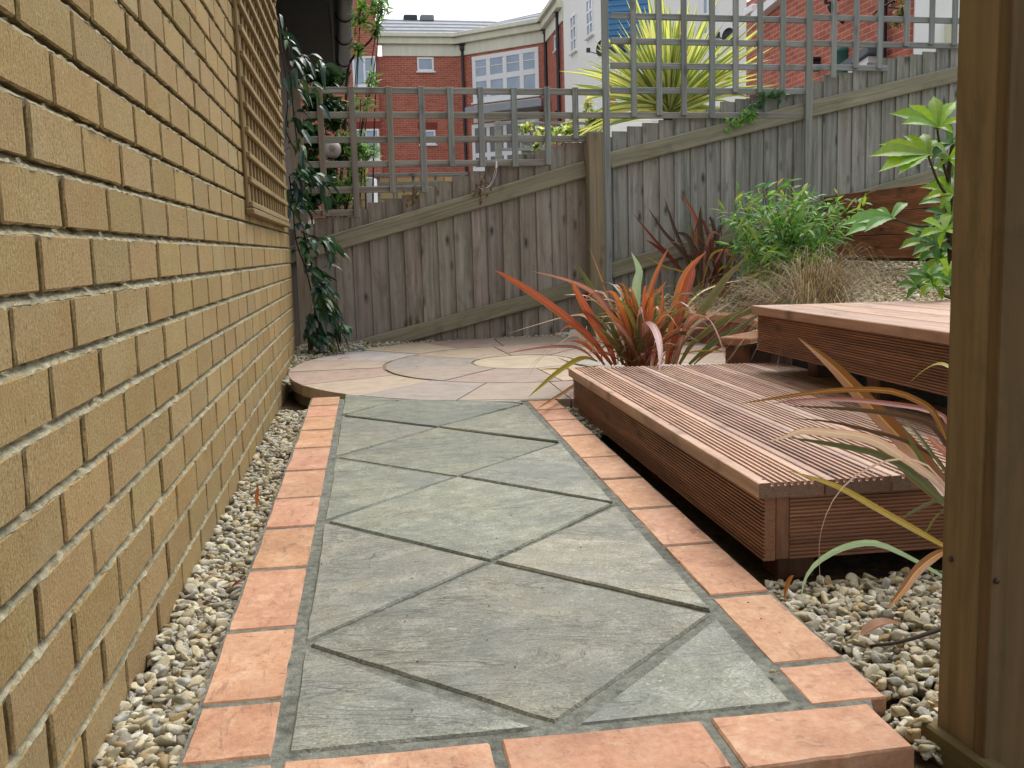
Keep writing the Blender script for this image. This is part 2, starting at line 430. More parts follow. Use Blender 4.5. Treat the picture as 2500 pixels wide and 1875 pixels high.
def m_pebble():
    t = NT('limestone pebbles'); g = t.att('gc'); col = t.att('Col', 'Color')
    n = t.noise(g, 55, 4, .65)
    c = t.mix(1, t.ramp(n, [(.3, .72), (.6, 1.05)]), col, 'MULTIPLY')
    c = t.mix(t.math('MULTIPLY', t.ramp(t.noise(g, 160, 3, .6), [(.3, 1), (.4, 0)]), .4), c, lin(90, 78, 58))
    return t.fin(c, .75, t.bump(t.noise(g, 140, 4, .7), .35, .003), .35)
def m_soil():
    t = NT('dark soil'); g = t.att('gc')
    return t.fin(t.ramp(t.noise(g, 30, 5, .7), [(.3, lin(38, 30, 22)), (.7, lin(86, 72, 54))]), .95, t.bump(t.noise(g, 60, 4, .7), .8, .01), .1)
def m_leaf(name, rough=.4, trans=.35, spec=.5, vein=None):
    t = NT(name); g = t.att('gc'); col = t.att('Col', 'Color')
    c = t.mix(1, col, t.ramp(t.noise(t.mapping(g, (6, 30, 1)), 1, 3, .6), [(.3, .82), (.7, 1.12)]), 'MULTIPLY')
    nb = t.bump(t.noise(t.mapping(g, (2, 34, 1)), 1, 2, .5), .12, .002)
    t.fin(c, rough, nb, spec)
    tr = t.n('ShaderNodeBsdfTranslucent'); t.l(t.mix(1, c, (1.35, 1.35, .8), 'MULTIPLY'), tr.inputs[0])
    mx = t.n('ShaderNodeMixShader'); mx.inputs[0].default_value = trans
    t.l(t.b.outputs[0], mx.inputs[1]); t.l(tr.outputs[0], mx.inputs[2]); t.l(mx.outputs[0], t.out.inputs[0])
    return t.m
def m_plain(name, c, rough=.5, nz=.12, sc_=12, metal=0, spec=.5, streak=False, usecol=True):
    t = NT(name); g = t.att('gc')
    n = t.noise(t.mapping(g, (1, 1, .15)) if streak else g, sc_, 5, .65)
    k = t.ramp(n, [(.3, 1-nz), (.7, 1+nz*.5)])
    col = t.mix(1, k, c, 'MULTIPLY')
    if usecol: col = t.mix(1, col, t.att('Col', 'Color'), 'MULTIPLY')
    return t.fin(col, rough, t.bump(t.noise(g, sc_*8, 3, .6), .1, .003), spec, Metallic=metal)
def m_farbrick():
    t = NT('red brick facade'); g = t.att('gc')
    br = t.n('ShaderNodeTexBrick'); t.l(g, br.inputs['Vector'])
    for k, v in (('Scale', 1.0), ('Mortar Size', .006), ('Brick Width', .225), ('Row Height', .075), ('Mortar Smooth', .1), ('Bias', 0)): br.inputs[k].default_value = v
    br.inputs['Color1'].default_value = (*lin(184, 108, 88), 1); br.inputs['Color2'].default_value = (*lin(166, 90, 74), 1); br.inputs['Mortar'].default_value = (*lin(192, 152, 136), 1)
    c = t.mix(1, br.outputs[0], t.ramp(t.noise(t.mapping(g, (.5, 4, 1)), 3, 5, .7), [(.3, .8), (.7, 1.2)]), 'MULTIPLY')
    c = t.mix(t.math('MULTIPLY', t.ramp(t.noise(g, 1.3, 5, .7), [(.55, 0), (.72, 1)]), .3), c, lin(200, 152, 136))
    return t.fin(t.mix(1, c, t.att('Col', 'Color'), 'MULTIPLY'), .85, None, .2)
def m_glass(name, c, rough=.08):
    t = NT(name); return t.fin(t.mix(t.ramp(t.noise(t.att('gc'), 1.2, 3, .5), [(.35, 0), (.7, 1)]), c, tuple(x*.7 for x in c)), rough, None, .9)
MW_OLD = m_wood('weathered fence timber', lin(106, 103, 98), lin(176, 174, 167), lin(148, 139, 129), knots=.9, gr=42, bump=.5, stain=(lin(88, 84, 72), .4))
MW_GREY = m_wood('silvered trellis timber', lin(102, 105, 103), lin(168, 172, 168), lin(140, 139, 130), knots=.5, gr=60, bump=.5)
MW_POST = m_wood('tanalised post timber', lin(104, 98, 84), lin(150, 142, 122), lin(146, 126, 100), knots=.5, gr=50, bump=.4, stain=(lin(120, 118, 84), .4))
MW_DECK = m_wood('red brown decking timber', lin(120, 88, 72), lin(196, 165, 143), lin(172, 134, 110), knots=.6, gr=50, rough=.55, bump=.4, stain=(lin(70, 46, 38), .35), spec=.5)
MW_FASC = m_wood('oiled decking fascia', lin(92, 62, 46), lin(170, 122, 92), lin(142, 96, 70), knots=.75, gr=50, rough=.5, bump=.35, stain=(lin(54, 32, 22), .45), spec=.5)
MW_GATE = m_wood('sawn brown gatepost timber', lin(94, 80, 58), lin(142, 124, 94), lin(126, 108, 78), knots=.5, gr=34, rough=.85, bump=.35, stain=(lin(82, 78, 54), .5), saw=0)
MW_TREL = m_wood('honey trellis timber', lin(108, 90, 60), lin(158, 138, 98), lin(138, 116, 80), knots=.3, gr=60, bump=.3)
M_BRICK = m_brickface(); M_MORT = m_mortar(); M_MORT2 = m_mortar('grey path pointing', lin(84, 86, 80), lin(136, 138, 128))
M_SLAB = m_slab(); M_SAND = m_sandstone(); M_TERRA = m_terra(); M_PEB = m_pebble(); M_SOIL = m_soil()
M_FLAX = m_leaf('flax leaf', .38, .3, .6); M_LEAF = m_leaf('soft leaf', .45, .4, .5); M_GLOSS = m_leaf('glossy evergreen leaf', .28, .15, .6); M_STRAW = m_leaf('dry grass', .6, .3, .3)
M_STEM = m_plain('woody stem', lin(112, 86, 56), .8)
M_FB = m_farbrick(); M_WHITE = m_plain('white render', lin(246, 247, 244), .85, .05, 2, streak=True); M_CREAM = m_plain('cream fascia', lin(226, 226, 208), .7, .12, 3, streak=True)
M_UPVC = m_plain('white window frame', lin(238, 240, 242), .4, .03); M_GL = m_glass('window glass', lin(150, 172, 196)); M_GLD = m_glass('dark window glass', lin(52, 62, 70))
M_ROOF = m_plain('grey roof tiles', lin(104, 108, 116), .8, .25, 8); M_BLACK = m_plain('black plastic', lin(34, 35, 44), .4, .15)
M_NAIL = m_plain('rusty nail', lin(60, 50, 44), .6, .2)

# ------------------------------------------------------------ ground, soil, path
def ground_h(x, y):
    if y < 6.2: return -.165
    return -.165+.4*min(1, (y-6.2)/2)+max(0, min(1, (y-8)/24))*1.5
xs = [-300, -60, -20, -8, -3, 0, 1.5, 3, 5, 8, 14, 30, 80, 300]; ys = [-300, -60, -10, 0, 3, 6.2, 6.8, 8.2, 12, 18, 25, 32, 60, 120, 400]
mb = MB(); V = [(x, y, ground_h(x, y)) for y in ys for x in xs]; nx = len(xs)
mb.add(V, [(j*nx+i, j*nx+i+1, (j+1)*nx+i+1, (j+1)*nx+i) for j in range(len(ys)-1) for i in range(nx-1)])
tag(mb.build('ground', m_plain('earth and tarmac', lin(96, 92, 84), .9, .2, 3)), 'bare ground under and around the garden', kind='structure')
mb = MB(); cbox(mb, WORLD, (.0, 1.02, -.16), (4.6, 6.1, -.012), .004)
tag(mb.build('soil', M_SOIL), 'dark soil under the path, decks and gravel', kind='structure')

def xl(y): return .240+.0115*(y-1.15)
def xr(y): return .898+.0105*(y-1.15)
def zp(x, y): return .02*y
PC = np.array([1.1, 4.62]); PR = 1.09
def outside(E):
    E = E.copy()
    for q in E:
        d2 = PR**2-(q[0]-PC[0])**2
        if d2 > 0: q[1] = min(q[1], PC[1]-math.sqrt((PR+.006)**2-(q[0]-PC[0])**2))
    return E
mb = MB()
bedx = [(.112, .985, 1.022), (1.002, .985, 1.022)]
V = []; N = 30
for i in range(N+1):
    y = 1.03+(3.86-1.03)*i/N
    V += [(xl(y)-.124, y, zp(0, y)-.0032), (xl(y)+.33, y, zp(0, y)-.0032), (min(xr(y)+.124, .985 if y < 1.16 else 9), y, zp(0, y)-.0032)]
V = [((x, min(y, PC[1]-math.sqrt(max(0, PR**2-(x-PC[0])**2))), z)) for x, y, z in V]
F = [(i*3+j, i*3+j+1, i*3+j+4, i*3+j+3) for i in range(N) for j in range(2)]
mb.add(V, F)
path = tag(mb.build('path', M_MORT2), 'paved garden path of diagonal grey slabs edged in terracotta', kind='structure')
Cn = [1.165, 1.80, 2.475, 3.135, 3.80, 4.5]; Ln = [.82, 1.482, 2.146, 2.785, 3.43, 4.08]; Rn = [.82, 1.468, 2.13, 2.793, 3.474, 4.1]
xc = .578
polys = []
for k in range(1, 5):
    polys.append([(xl(Ln[k])+.004, Ln[k]), (xc, Cn[k-1]), (xr(Rn[k])-.004, Rn[k]), (xc, Cn[k])])
for k in range(0, 5):
    a = max(Ln[k], 1.157); polys.append([(xl(a), a), (xc, Cn[k])] + ([(xl(Ln[k+1]), Ln[k+1])]) if k else [(xl(1.157), 1.157), (xc-.015, 1.157), (xl(Ln[1]), Ln[1])])
    a = max(Rn[k], 1.157); polys.append([(xr(a), a), (xr(Rn[k+1]), Rn[k+1]), (xc, Cn[k])] if k else [(xr(1.157), 1.157), (xr(Rn[1]), Rn[1]), (xc+.015, 1.157)])
mb = MB()
for p in polys:
    if min(q[1] for q in p) > 3.75: continue
    k = random.uniform(.86, 1.14); c = (k*random.uniform(.95, 1.05), k, k*random.uniform(.88, 1.08))
    lift = jit(.0015); tx, ty = jit(.002), jit(.002)
    slab(mb, p, lambda x, y, l=lift, tx=tx, ty=ty: zp(x, y)+.0015+l+tx*(x-.5)*2+ty*math.sin(y*3), gap=.0062, col=c, mod=outside, bev=.004, jag=.0007)
mb.build('paving_slab_field', M_SLAB, path)
mb = MB()
Lj = [1.155, 1.31, 1.563, 1.858, 2.124, 2.368, 2.65, 2.933, 3.204, 3.441, 3.665, 3.86, 4.1]
Rj = [1.148, 1.274, 1.544, 1.82, 2.086, 2.357, 2.599, 2.896, 3.15, 3.345, 3.57, 3.75]
def terra(p, z0=0):
    k = random.uniform(.93, 1.06)
    lift = jit(.0015)+z0
    slab(mb, p, lambda x, y, l=lift: zp(x, y)+l, th=.045, gap=.0070, bev=.003, col=(k*random.uniform(.97, 1.03), k*random.uniform(.96, 1.04), k*random.uniform(.93, 1.06)), mod=outside, jag=.0006, step=.03, rot=random.choice((0, 1.57)))
for a, b in zip(Lj, Lj[1:]):
    if a < 3.85: terra([(xl(a)-.127, a), (xl(a)-.008, a), (xl(b)-.008, b), (xl(b)-.127+jit(.002), b)])
for a, b in zip(Rj, Rj[1:]): terra([(xr(a)+.01, a), (xr(a)+.128, a), (xr(b)+.128+jit(.003), b), (xr(b)+.01, b)])
fx = [-.0+.113, .235, .497, .766, .992]
for a, b in zip(fx, fx[1:]): terra([(a, 1.015), (b, 1.022), (b, 1.146), (a, 1.150)])
mb.build('terracotta_edging', M_TERRA, path)
mb = MB(); cbox(mb, WORLD, (.112, 1.03, -.16), (1.0, 1.06, -.03), .004, col=(.7, .5, .42))
mb.build('step_riser', m_plain('terracotta riser', lin(150, 92, 76), .8), path)

# round patio
def zq(x, y): return .02*y+.001
mb = MB(); V = [(PC[0], PC[1], zq(*PC)-.006)]; n = 72
V += [(PC[0]+(PR-.012)*math.cos(2*PI*i/n), PC[1]+(PR-.012)*math.sin(2*PI*i/n), zq(0, PC[1]+(PR-.012)*math.sin(2*PI*i/n))-.006) for i in range(n)]
V += [(PC[0]+(PR-.02)*math.cos(2*PI*i/n), PC[1]+(PR-.02)*math.sin(2*PI*i/n), -.02) for i in range(n)]
mb.add(V, [(0, 1+i, 1+(i+1) % n) for i in range(n)]+[(1+i, 1+n+i, 1+n+(i+1) % n, 1+(i+1) % n) for i in range(n)])
patio = tag(mb.build('patio', m_mortar('tan patio pointing', lin(120, 106, 90), lin(150, 138, 120))), 'round sandstone patio in rings at the far end of the path', kind='structure')
SAND = [lin(178, 162, 140), lin(160, 142, 132), lin(176, 156, 138), lin(152, 143, 133), lin(184, 167, 144), lin(170, 146, 132), lin(152, 142, 126), lin(176, 174, 168)]
mb = MB()
def ringstones(r0, r1, a0, n, off):
    for i in range(n):
        a = math.radians(a0)+2*PI*i/n; b = a+2*PI/n; k = max(3, int(14*r1/n*2))
        o = [(PC[0]+r1*math.cos(a+(b-a)*j/k), PC[1]+r1*math.sin(a+(b-a)*j/k)) for j in range(k+1)]
        q = [(PC[0]+r0*math.cos(b+(a-b)*j/k), PC[1]+r0*math.sin(b+(a-b)*j/k)) for j in range(k+1)]
        c = SAND[(i*3+off) % 8]; l = jit(.001)
        E = np.array(o+q); cc = np.array([PC[0]+(r0+r1)/2*math.cos((a+b)/2), PC[1]+(r0+r1)/2*math.sin((a+b)/2)])
        # shrink a little about its centre, keep it as a strip of quads so it stays concave-safe
        for arr in (o, q):
            for j in range(len(arr)):
                p = np.array(arr[j]); d = p-cc; arr[j] = cc+d*(1-.005/np.linalg.norm(d))
        V = []; kk = k+1
        for j in range(kk):
            p1 = o[j]; p0 = q[k-j]
            V += [(p0[0], p0[1], zq(*p0)+l-.03), (p0[0], p0[1], zq(*p0)+l), (p1[0], p1[1], zq(*p1)+l), (p1[0], p1[1], zq(*p1)+l-.045)]
        F = [(j*4+m_, j*4+m_+1, j*4+m_+5, j*4+m_+4) for j in range(k) for m_ in range(3)]+[(0, 3, 2, 1), (k*4, k*4+1, k*4+2, k*4+3)]
        G = np.array(V); th_ = random.uniform(0, 3); R2 = np.array([[math.cos(th_), -math.sin(th_)], [math.sin(th_), math.cos(th_)]]); G[:, :2] = G[:, :2]@R2
        mb.add(V, [f[::-1] for f in F], mulc(c, tint(.08, .04)), G+np.array([random.uniform(0, 30), random.uniform(0, 30), 0]))
ringstones(.66, 1.095, 90-22.5*.0, 16, 1); ringstones(.245, .655, 140, 8, 3)
mb.build('paving_ring', M_SAND, patio)
mb = MB(); n = 40; V = [(PC[0]+.238*math.cos(2*PI*i/n), PC[1]+.238*math.sin(2*PI*i/n)) for i in range(n)]
slab(mb, V, zq, gap=0, col=lin(190, 176, 150), jag=.0005)
mb.build('centre_stone', M_SAND, patio)

# ------------------------------------------------------------ house wall of buff bricks
ZB = .0569
wall = thing('brick_wall', (0, 3, 0), 'buff brick house wall running along the left side of the path', 'wall')
mb = MB(); mm = MB()
Y0, Y1 = -1.2, 5.32
def brick(y0, y1, z0, z1, near):
    ny, nz = (12, 5) if near else (5, 3)
    k = random.uniform(.9, 1.08)
    c = (k*random.uniform(.98, 1.05), k, k*random.uniform(.94, 1.05))
    px = jit(.0012); ys_ = np.concatenate([[y0], np.linspace(y0+.0022, y1-.0022, ny-1), [y1]]); zs_ = np.concatenate([[z0], np.linspace(z0+.0022, z1-.0022, nz-1), [z1]])
    V = []; 
    for i, y in enumerate(ys_):
        for j, z in enumerate(zs_):
            e = (i in (0, ny)) or (j in (0, nz))
            x = (.0 if not e else -.0022)+px
            yy, zz = y, z
            if e and near: yy += rng.normal(0, .0009); zz += rng.normal(0, .0011); x -= abs(rng.normal(0, .001))
            elif near: x += rng.normal(0, .0003)
            V.append((x, yy, zz))
    w_ = nz+1
    F = [(i*w_+j, (i+1)*w_+j, (i+1)*w_+j+1, i*w_+j+1) for i in range(ny) for j in range(nz)]
    per = [i*w_ for i in range(ny+1)]+[ny*w_+j for j in range(1, w_)]+[i*w_+nz for i in range(ny-1, -1, -1)]+[j for j in range(nz-1, 0, -1)]
    b0 = len(V)
    for q in per: V.append((-.0045, V[q][1], V[q][2]))
    V += [(-.022, v_[1], v_[2]) for v_ in V[b0:]]
    n = len(per); F += [(per[i], b0+i, b0+(i+1) % n, per[(i+1) % n]) for i in range(n)]+[(b0+i, b0+n+i, b0+n+(i+1) % n, b0+(i+1) % n) for i in range(n)]
    V = np.array(V); c = np.tile(np.array(c), (len(V), 1)); c[b0:] = (.56, .56, .54); mb.add(V, F, c, V+np.array([0, random.uniform(0, 50), 0]))  # brick sides toned like mortar and darkened to paint shade into the joints
H = 34
for cI in range(-3, H):
    z0 = ZB+.075*cI+.0056; z1 = z0+.0642
    par = (12-1-cI) % 2                  # joints follow the bond read from the photograph
    y = 1.2087+(.1125 if par else 0)-.225*12
    z0 += jit(.0007); z1 += jit(.0007)
    while y < Y1:
        a, b = max(y+.0085, Y0), min(y+.2165, Y1)+jit(.002)
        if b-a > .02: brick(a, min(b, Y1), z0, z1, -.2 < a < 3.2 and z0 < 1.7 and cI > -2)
        y += .225
# mortar: recessed at the top of each joint, flush at its foot
prof = []
for cI in range(-3, H+1):
    zc = ZB+.075*cI
    prof += [(-.0015, zc-.0062), (-.0035, zc-.0022), (-.0105, zc+.001), (-.014, zc+.0064), (-.0105, zc+.02), (-.0105, zc+.055)]
ny = 420; ysm = np.linspace(Y0, Y1, ny+1); P_ = np.array(prof); kp = len(P_)
V = np.zeros((ny+1, kp, 3)); V[:, :, 0] = P_[None, :, 0]+rng.normal(0, .0009, (ny+1, kp)); V[:, :, 1] = ysm[:, None]; V[:, :, 2] = P_[None, :, 1]+rng.normal(0, .0009, (ny+1, kp))
# smeared mortar lip on top edges of the bricks
lip = (np.arange(kp) % 6 == 0)[None, :]*np.clip(rng.normal(.0006, .0013, (ny+1, kp)), -.001, .003); V[:, :, 0] += lip
F = [(i*kp+j, (i+1)*kp+j, (i+1)*kp+j+1, i*kp+j+1) for i in range(ny) for j in range(kp-1)]
mm.add(V.reshape(-1, 3), F)
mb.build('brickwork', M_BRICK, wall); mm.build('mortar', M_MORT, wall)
mb = MB(); cbox(mb, WORLD, (-.24, Y0, -.16), (-.02, Y1-.004, ZB+.075*H+.02), .002)
mb.build('wall_core', m_plain('inner blockwork', lin(150, 128, 90), .9), wall)

# trellis on the house wall
tw = thing('trellis', (.03, 4.1, .79), 'honey brown slatted trellis fixed on the brick wall', 'trellis')
ZT0, ZT1, YT0, YT1 = .79, 2.12, 3.36, 4.98
fr = frame((0, 0, 0), (0, 0, 1), (0, 1, 0))       # x up, y along the wall, z -> out of the wall (-x)
for y in np.arange(YT0+.03, YT1, .111):
    mb = MB(); cbox(mb, WORLD, (.004, y-.010, ZT0+.005), (.0145, y+.010, ZT1), .002, mulc((1, 1, 1), tint(.12)), along=2); mb.build('upright', MW_TREL, tw)
mb = MB(); cbox(mb, WORLD, (.003, YT0-.024, ZT0-.01), (.0148, YT0-.002, ZT1), .003, along=2); mb.build('frame_post', MW_TREL, tw)
z = ZT0
while z < ZT1:
    mb = MB(); cbox(mb, WORLD, (.015, YT0-.02, z-.0095), (.027, YT1+jit(.01), z+.0095), .002, mulc((1, 1, 1), tint(.12)), along=1); mb.build('rail', MW_TREL, tw); z += .0785
mb = MB(); cbox(mb, WORLD, (.003, YT0-.026, ZT0-.032), (.030, YT1+.02, ZT0-.0125), .003, along=1); mb.build('bottom_frame', MW_TREL, tw)

# ------------------------------------------------------------ long fence
fdir = np.array([1, .073, 0])/math.hypot(1, .073); fn = np.array([.073, -1, 0])/math.hypot(1, .073)   # towards camera
FF = (np.array([0, 5.66, 0]), np.array([fdir, -fn, [0, 0, 1.]]))      # local x along, y away, z up
def s_of(x): return x*math.hypot(1, .073)
def lerp_pts(P):
    X = [fpt(*q) for q in P]; return [s_of(x[0]) for x in X], [x[2] for x in X]
ra_s, ra_z = lerp_pts([(690, 533), (1265, 365)]); rb_s, rb_z = lerp_pts([(1318, 347), (1735, 240), (2060, 162)])
la_s, la_z = lerp_pts([(800, 743), (1250, 622)]); lb_s, lb_z = lerp_pts([(1316, 585), (1590, 505)])
def ext(ss, zz, s):
    if s <= ss[0]: return zz[0]+(s-ss[0])*(zz[1]-zz[0])/(ss[1]-ss[0])
    if s >= ss[-1]: return zz[-1]+(s-ss[-1])*(zz[-1]-zz[-2])/(ss[-1]-ss[-2])
    return float(np.interp(s, ss, zz))
# tops of the boards, read along the fence
tA = lerp_pts([(640, 490), (700, 470), (740, 470), (800, 440), (870, 425), (985, 385), (1085, 350), (1180, 322), (1260, 303)])
tB = lerp_pts([(1320, 290), (1375, 270), (1450, 255), (1535, 240), (1560, 222), (1640, 205), (1735, 185), (1790, 163), (1850, 150), (1905, 130), (2000, 112), (2060, 98)])
sP1, sP2 = s_of(1.75), s_of(3.105)
zg = lambda s: max(.0, .03+.165*max(0, s-.3))
def fence(name, s0, s1, tops, rails, label, base_col, far_col, posts):
    f = thing(name, tuple(FF[0]+fdir*s0), label, 'fence', 'fence bays along the back of the garden')
    mb = MB(); s = s0; i = 0
    while s < s1-.02:
        wd = random.uniform(.09, .104); e = min(s+wd, s1)
        top = ext(*tops, (s+e)/2)+jit(.004)
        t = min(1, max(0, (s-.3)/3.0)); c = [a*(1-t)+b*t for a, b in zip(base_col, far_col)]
        ti = tint(.16, .035); c = mulc(c, ti)
        # feather-edge board: thick on one side, lapped over the next
        b0 = max(-.14, zg(s)-.1)
        prof = [(s, .003), (s, .012), (e+.012, .022), (e+.012, .006+.010)]
        V = []; zz = [b0, top+jit(.002)]
        for z in zz: V += [(s+.0015, -.001+.000, z), (e+.010, .010, z), (e+.010, .019, z), (s+.0015, .014, z)]
        # warp a little
        w_ = jit(.0015)
        V = [(a, b+w_, c_) for a, b, c_ in V]
        Fq = [(0, 1, 5, 4), (1, 2, 6, 5), (2, 3, 7, 6), (3, 0, 4, 7), (4, 5, 6, 7), (0, 3, 2, 1)]
        G = [(v[2]+i*3.7, v[0]-s, v[1]) for v in V]; G = np.array(G)+np.array([random.uniform(0, 30), random.uniform(0, 5), random.uniform(0, 5)])
        mb.add(FF[0]+np.array(V)@FF[1], Fq, c, G)
        s = e; i += 1
    mb.build('board_panel', MW_OLD, f)
    for (ss, zz, a, b, hh, cc) in rails:
        pts = [a]+[q for q in ss[1:-1] if a < q < b]+[b]
        mb = MB()
        for p, q in zip(pts, pts[1:]):
            A = FF[0]+fdir*p+np.array([0, 0, ext(ss, zz, p)]); B = FF[0]+fdir*q+np.array([0, 0, ext(ss, zz, q)])
            d = B-A; L = np.linalg.norm(d); fr_ = frame(A, d, -fn)
            cbox(mb, fr_, (0, -.036, -hh/2), (L, -.002, hh/2), .006, cc, along=0)
        mb.build('rail', MW_POSTG, f)
    for (s, wd, dp, z0, z1, mt, cc) in posts:
        mb = MB(); cbox(mb, FF, (s-wd/2, -dp, z0), (s+wd/2, -.002 if dp < .07 else -.0005, z1), .005, cc, along=2); mb.build('post', mt, f)
    return f
MW_POSTG = m_wood('mossy rail timber', lin(106, 102, 88), lin(162, 156, 138), lin(134, 132, 112), knots=.45, gr=55, bump=.5, stain=(lin(98, 98, 70), .45))
cA, cA2, cB = (.86, .76, .72), (.92, .86, .84), (.92, .97, .98)
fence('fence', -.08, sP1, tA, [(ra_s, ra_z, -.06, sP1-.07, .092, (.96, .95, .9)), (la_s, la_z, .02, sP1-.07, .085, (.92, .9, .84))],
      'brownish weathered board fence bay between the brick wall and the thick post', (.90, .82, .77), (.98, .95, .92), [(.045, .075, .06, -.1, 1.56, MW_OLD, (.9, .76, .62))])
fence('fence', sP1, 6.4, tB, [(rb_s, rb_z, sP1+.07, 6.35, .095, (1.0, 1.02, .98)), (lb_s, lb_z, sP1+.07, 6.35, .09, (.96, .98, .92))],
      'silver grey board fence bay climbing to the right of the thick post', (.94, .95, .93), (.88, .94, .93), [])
gp = thing('fence_post', tuple(FF[0]+fdir*sP1), 'thick tan fence post standing between the two fence bays', 'post')
zt = fpt(1290, 288)[2]
mb = MB(); cbox(mb, FF, (s_of(1.675), -.10, -.12), (s_of(1.675)+.094, -.003, zt), .006, (1.0, .98, .95), along=2); mb.build('post_body', MW_POST, gp)
# trellis along the fence
def tre(label, ups, rails, f0):
    t = thing('trellis', tuple(FF[0]+fdir*f0), label, 'trellis', 'grey trellis panels along the top of the fence')
    for (u, v0, v1, wd, dark) in ups:
        X0 = fpt(u, v0); s = s_of(onplane(u, 200 if v0 > 0 else 100, (-.073, 1, 0), 5.61)[0]); zb = fpt(u, v1)[2]
        mb = MB(); cbox(mb, FF, (s-wd/2, -.058, zb), (s+wd/2, -.040, X0[2]), .0025, mulc(dark, tint(.1)), along=2)
        mb.build('upright', MW_GREY, t)
        for (rv, _, _, _) in rails:
            pass
    for (v, ua, ub, dark) in rails:
        rp = lambda u_, v_: onplane(u_, v_, (-.073, 1, 0), 5.63); sa = s_of(rp(ua, v)[0]); sb = s_of(rp(ub, v)[0]); z = (rp(ua, v)[2]+rp(ub, v+.0058*(ub-ua))[2])/2
        mb = MB(); cbox(mb, FF, (sa, -.039, z-.0175), (sb, -.022, z+.0175), .0025, mulc(dark, tint(.08)), along=0)
        mb.build('rail', MW_GREY, t)
    return t
br = (.86, .68, .55); gy = (.95, .97, 1.0); md = (.92, .86, .8)
tre('weathered low trellis on the fence bay beside the brick wall',
    [(688, 190, 468, .034, br), (757, 190, 472, .034, (.88, .74, .66)), (838, 190, 418, .035, md), (908, 190, 417, .034, gy), (970, 191, 362, .034, gy), (1036, 191, 362, .033, gy), (1108, 192, 362, .034, gy), (1180, 191, 358, .034, gy), (1241, 192, 302, .033, gy)],
    [(195, 645, 1305, md), (246, 650, 1730, md), (299, 655, 1316, md), (352, 655, 1185, md), (409, 660, 912, (.85, .74, .65)), (460, 665, 766, (.85, .7, .6))], .9)
tre('tall grey trellis right of the thick post, in front of the variegated plant',
    [(1306, -70, 700, .04, (.84, .86, .9)), (1367, -70, 255, .034, gy), (1422, -70, 252, .034, gy), (1476, -70, 252, .033, gy), (1537, -70, 258, .034, gy), (1588, -70, 203, .034, gy), (1641, -70, 204, .034, gy), (1690, -70, 202, .034, gy), (1747, -70, 420, .045, (.93, .93, .88))],
    [(38, 1318, 1745, gy), (91, 1318, 1745, gy), (143, 1318, 1745, gy), (195.5, 1318, 1745, gy)], 2.4)
tre('tall grey trellis at the fence end, in front of the red brick gable',
    [(1800, -70, 172, .034, gy), (1848, -70, 151, .034, gy), (1900, -70, 152, .034, gy), (1957, -70, 104, .034, gy), (2011, -70, 100, .033, gy), (2060, -70, 102, .034, gy)],
    [(41, 1747, 2120, gy), (96, 1747, 2100, gy), (146, 1747, 1915, gy), (-14, 1747, 2120, gy)], 3.9)

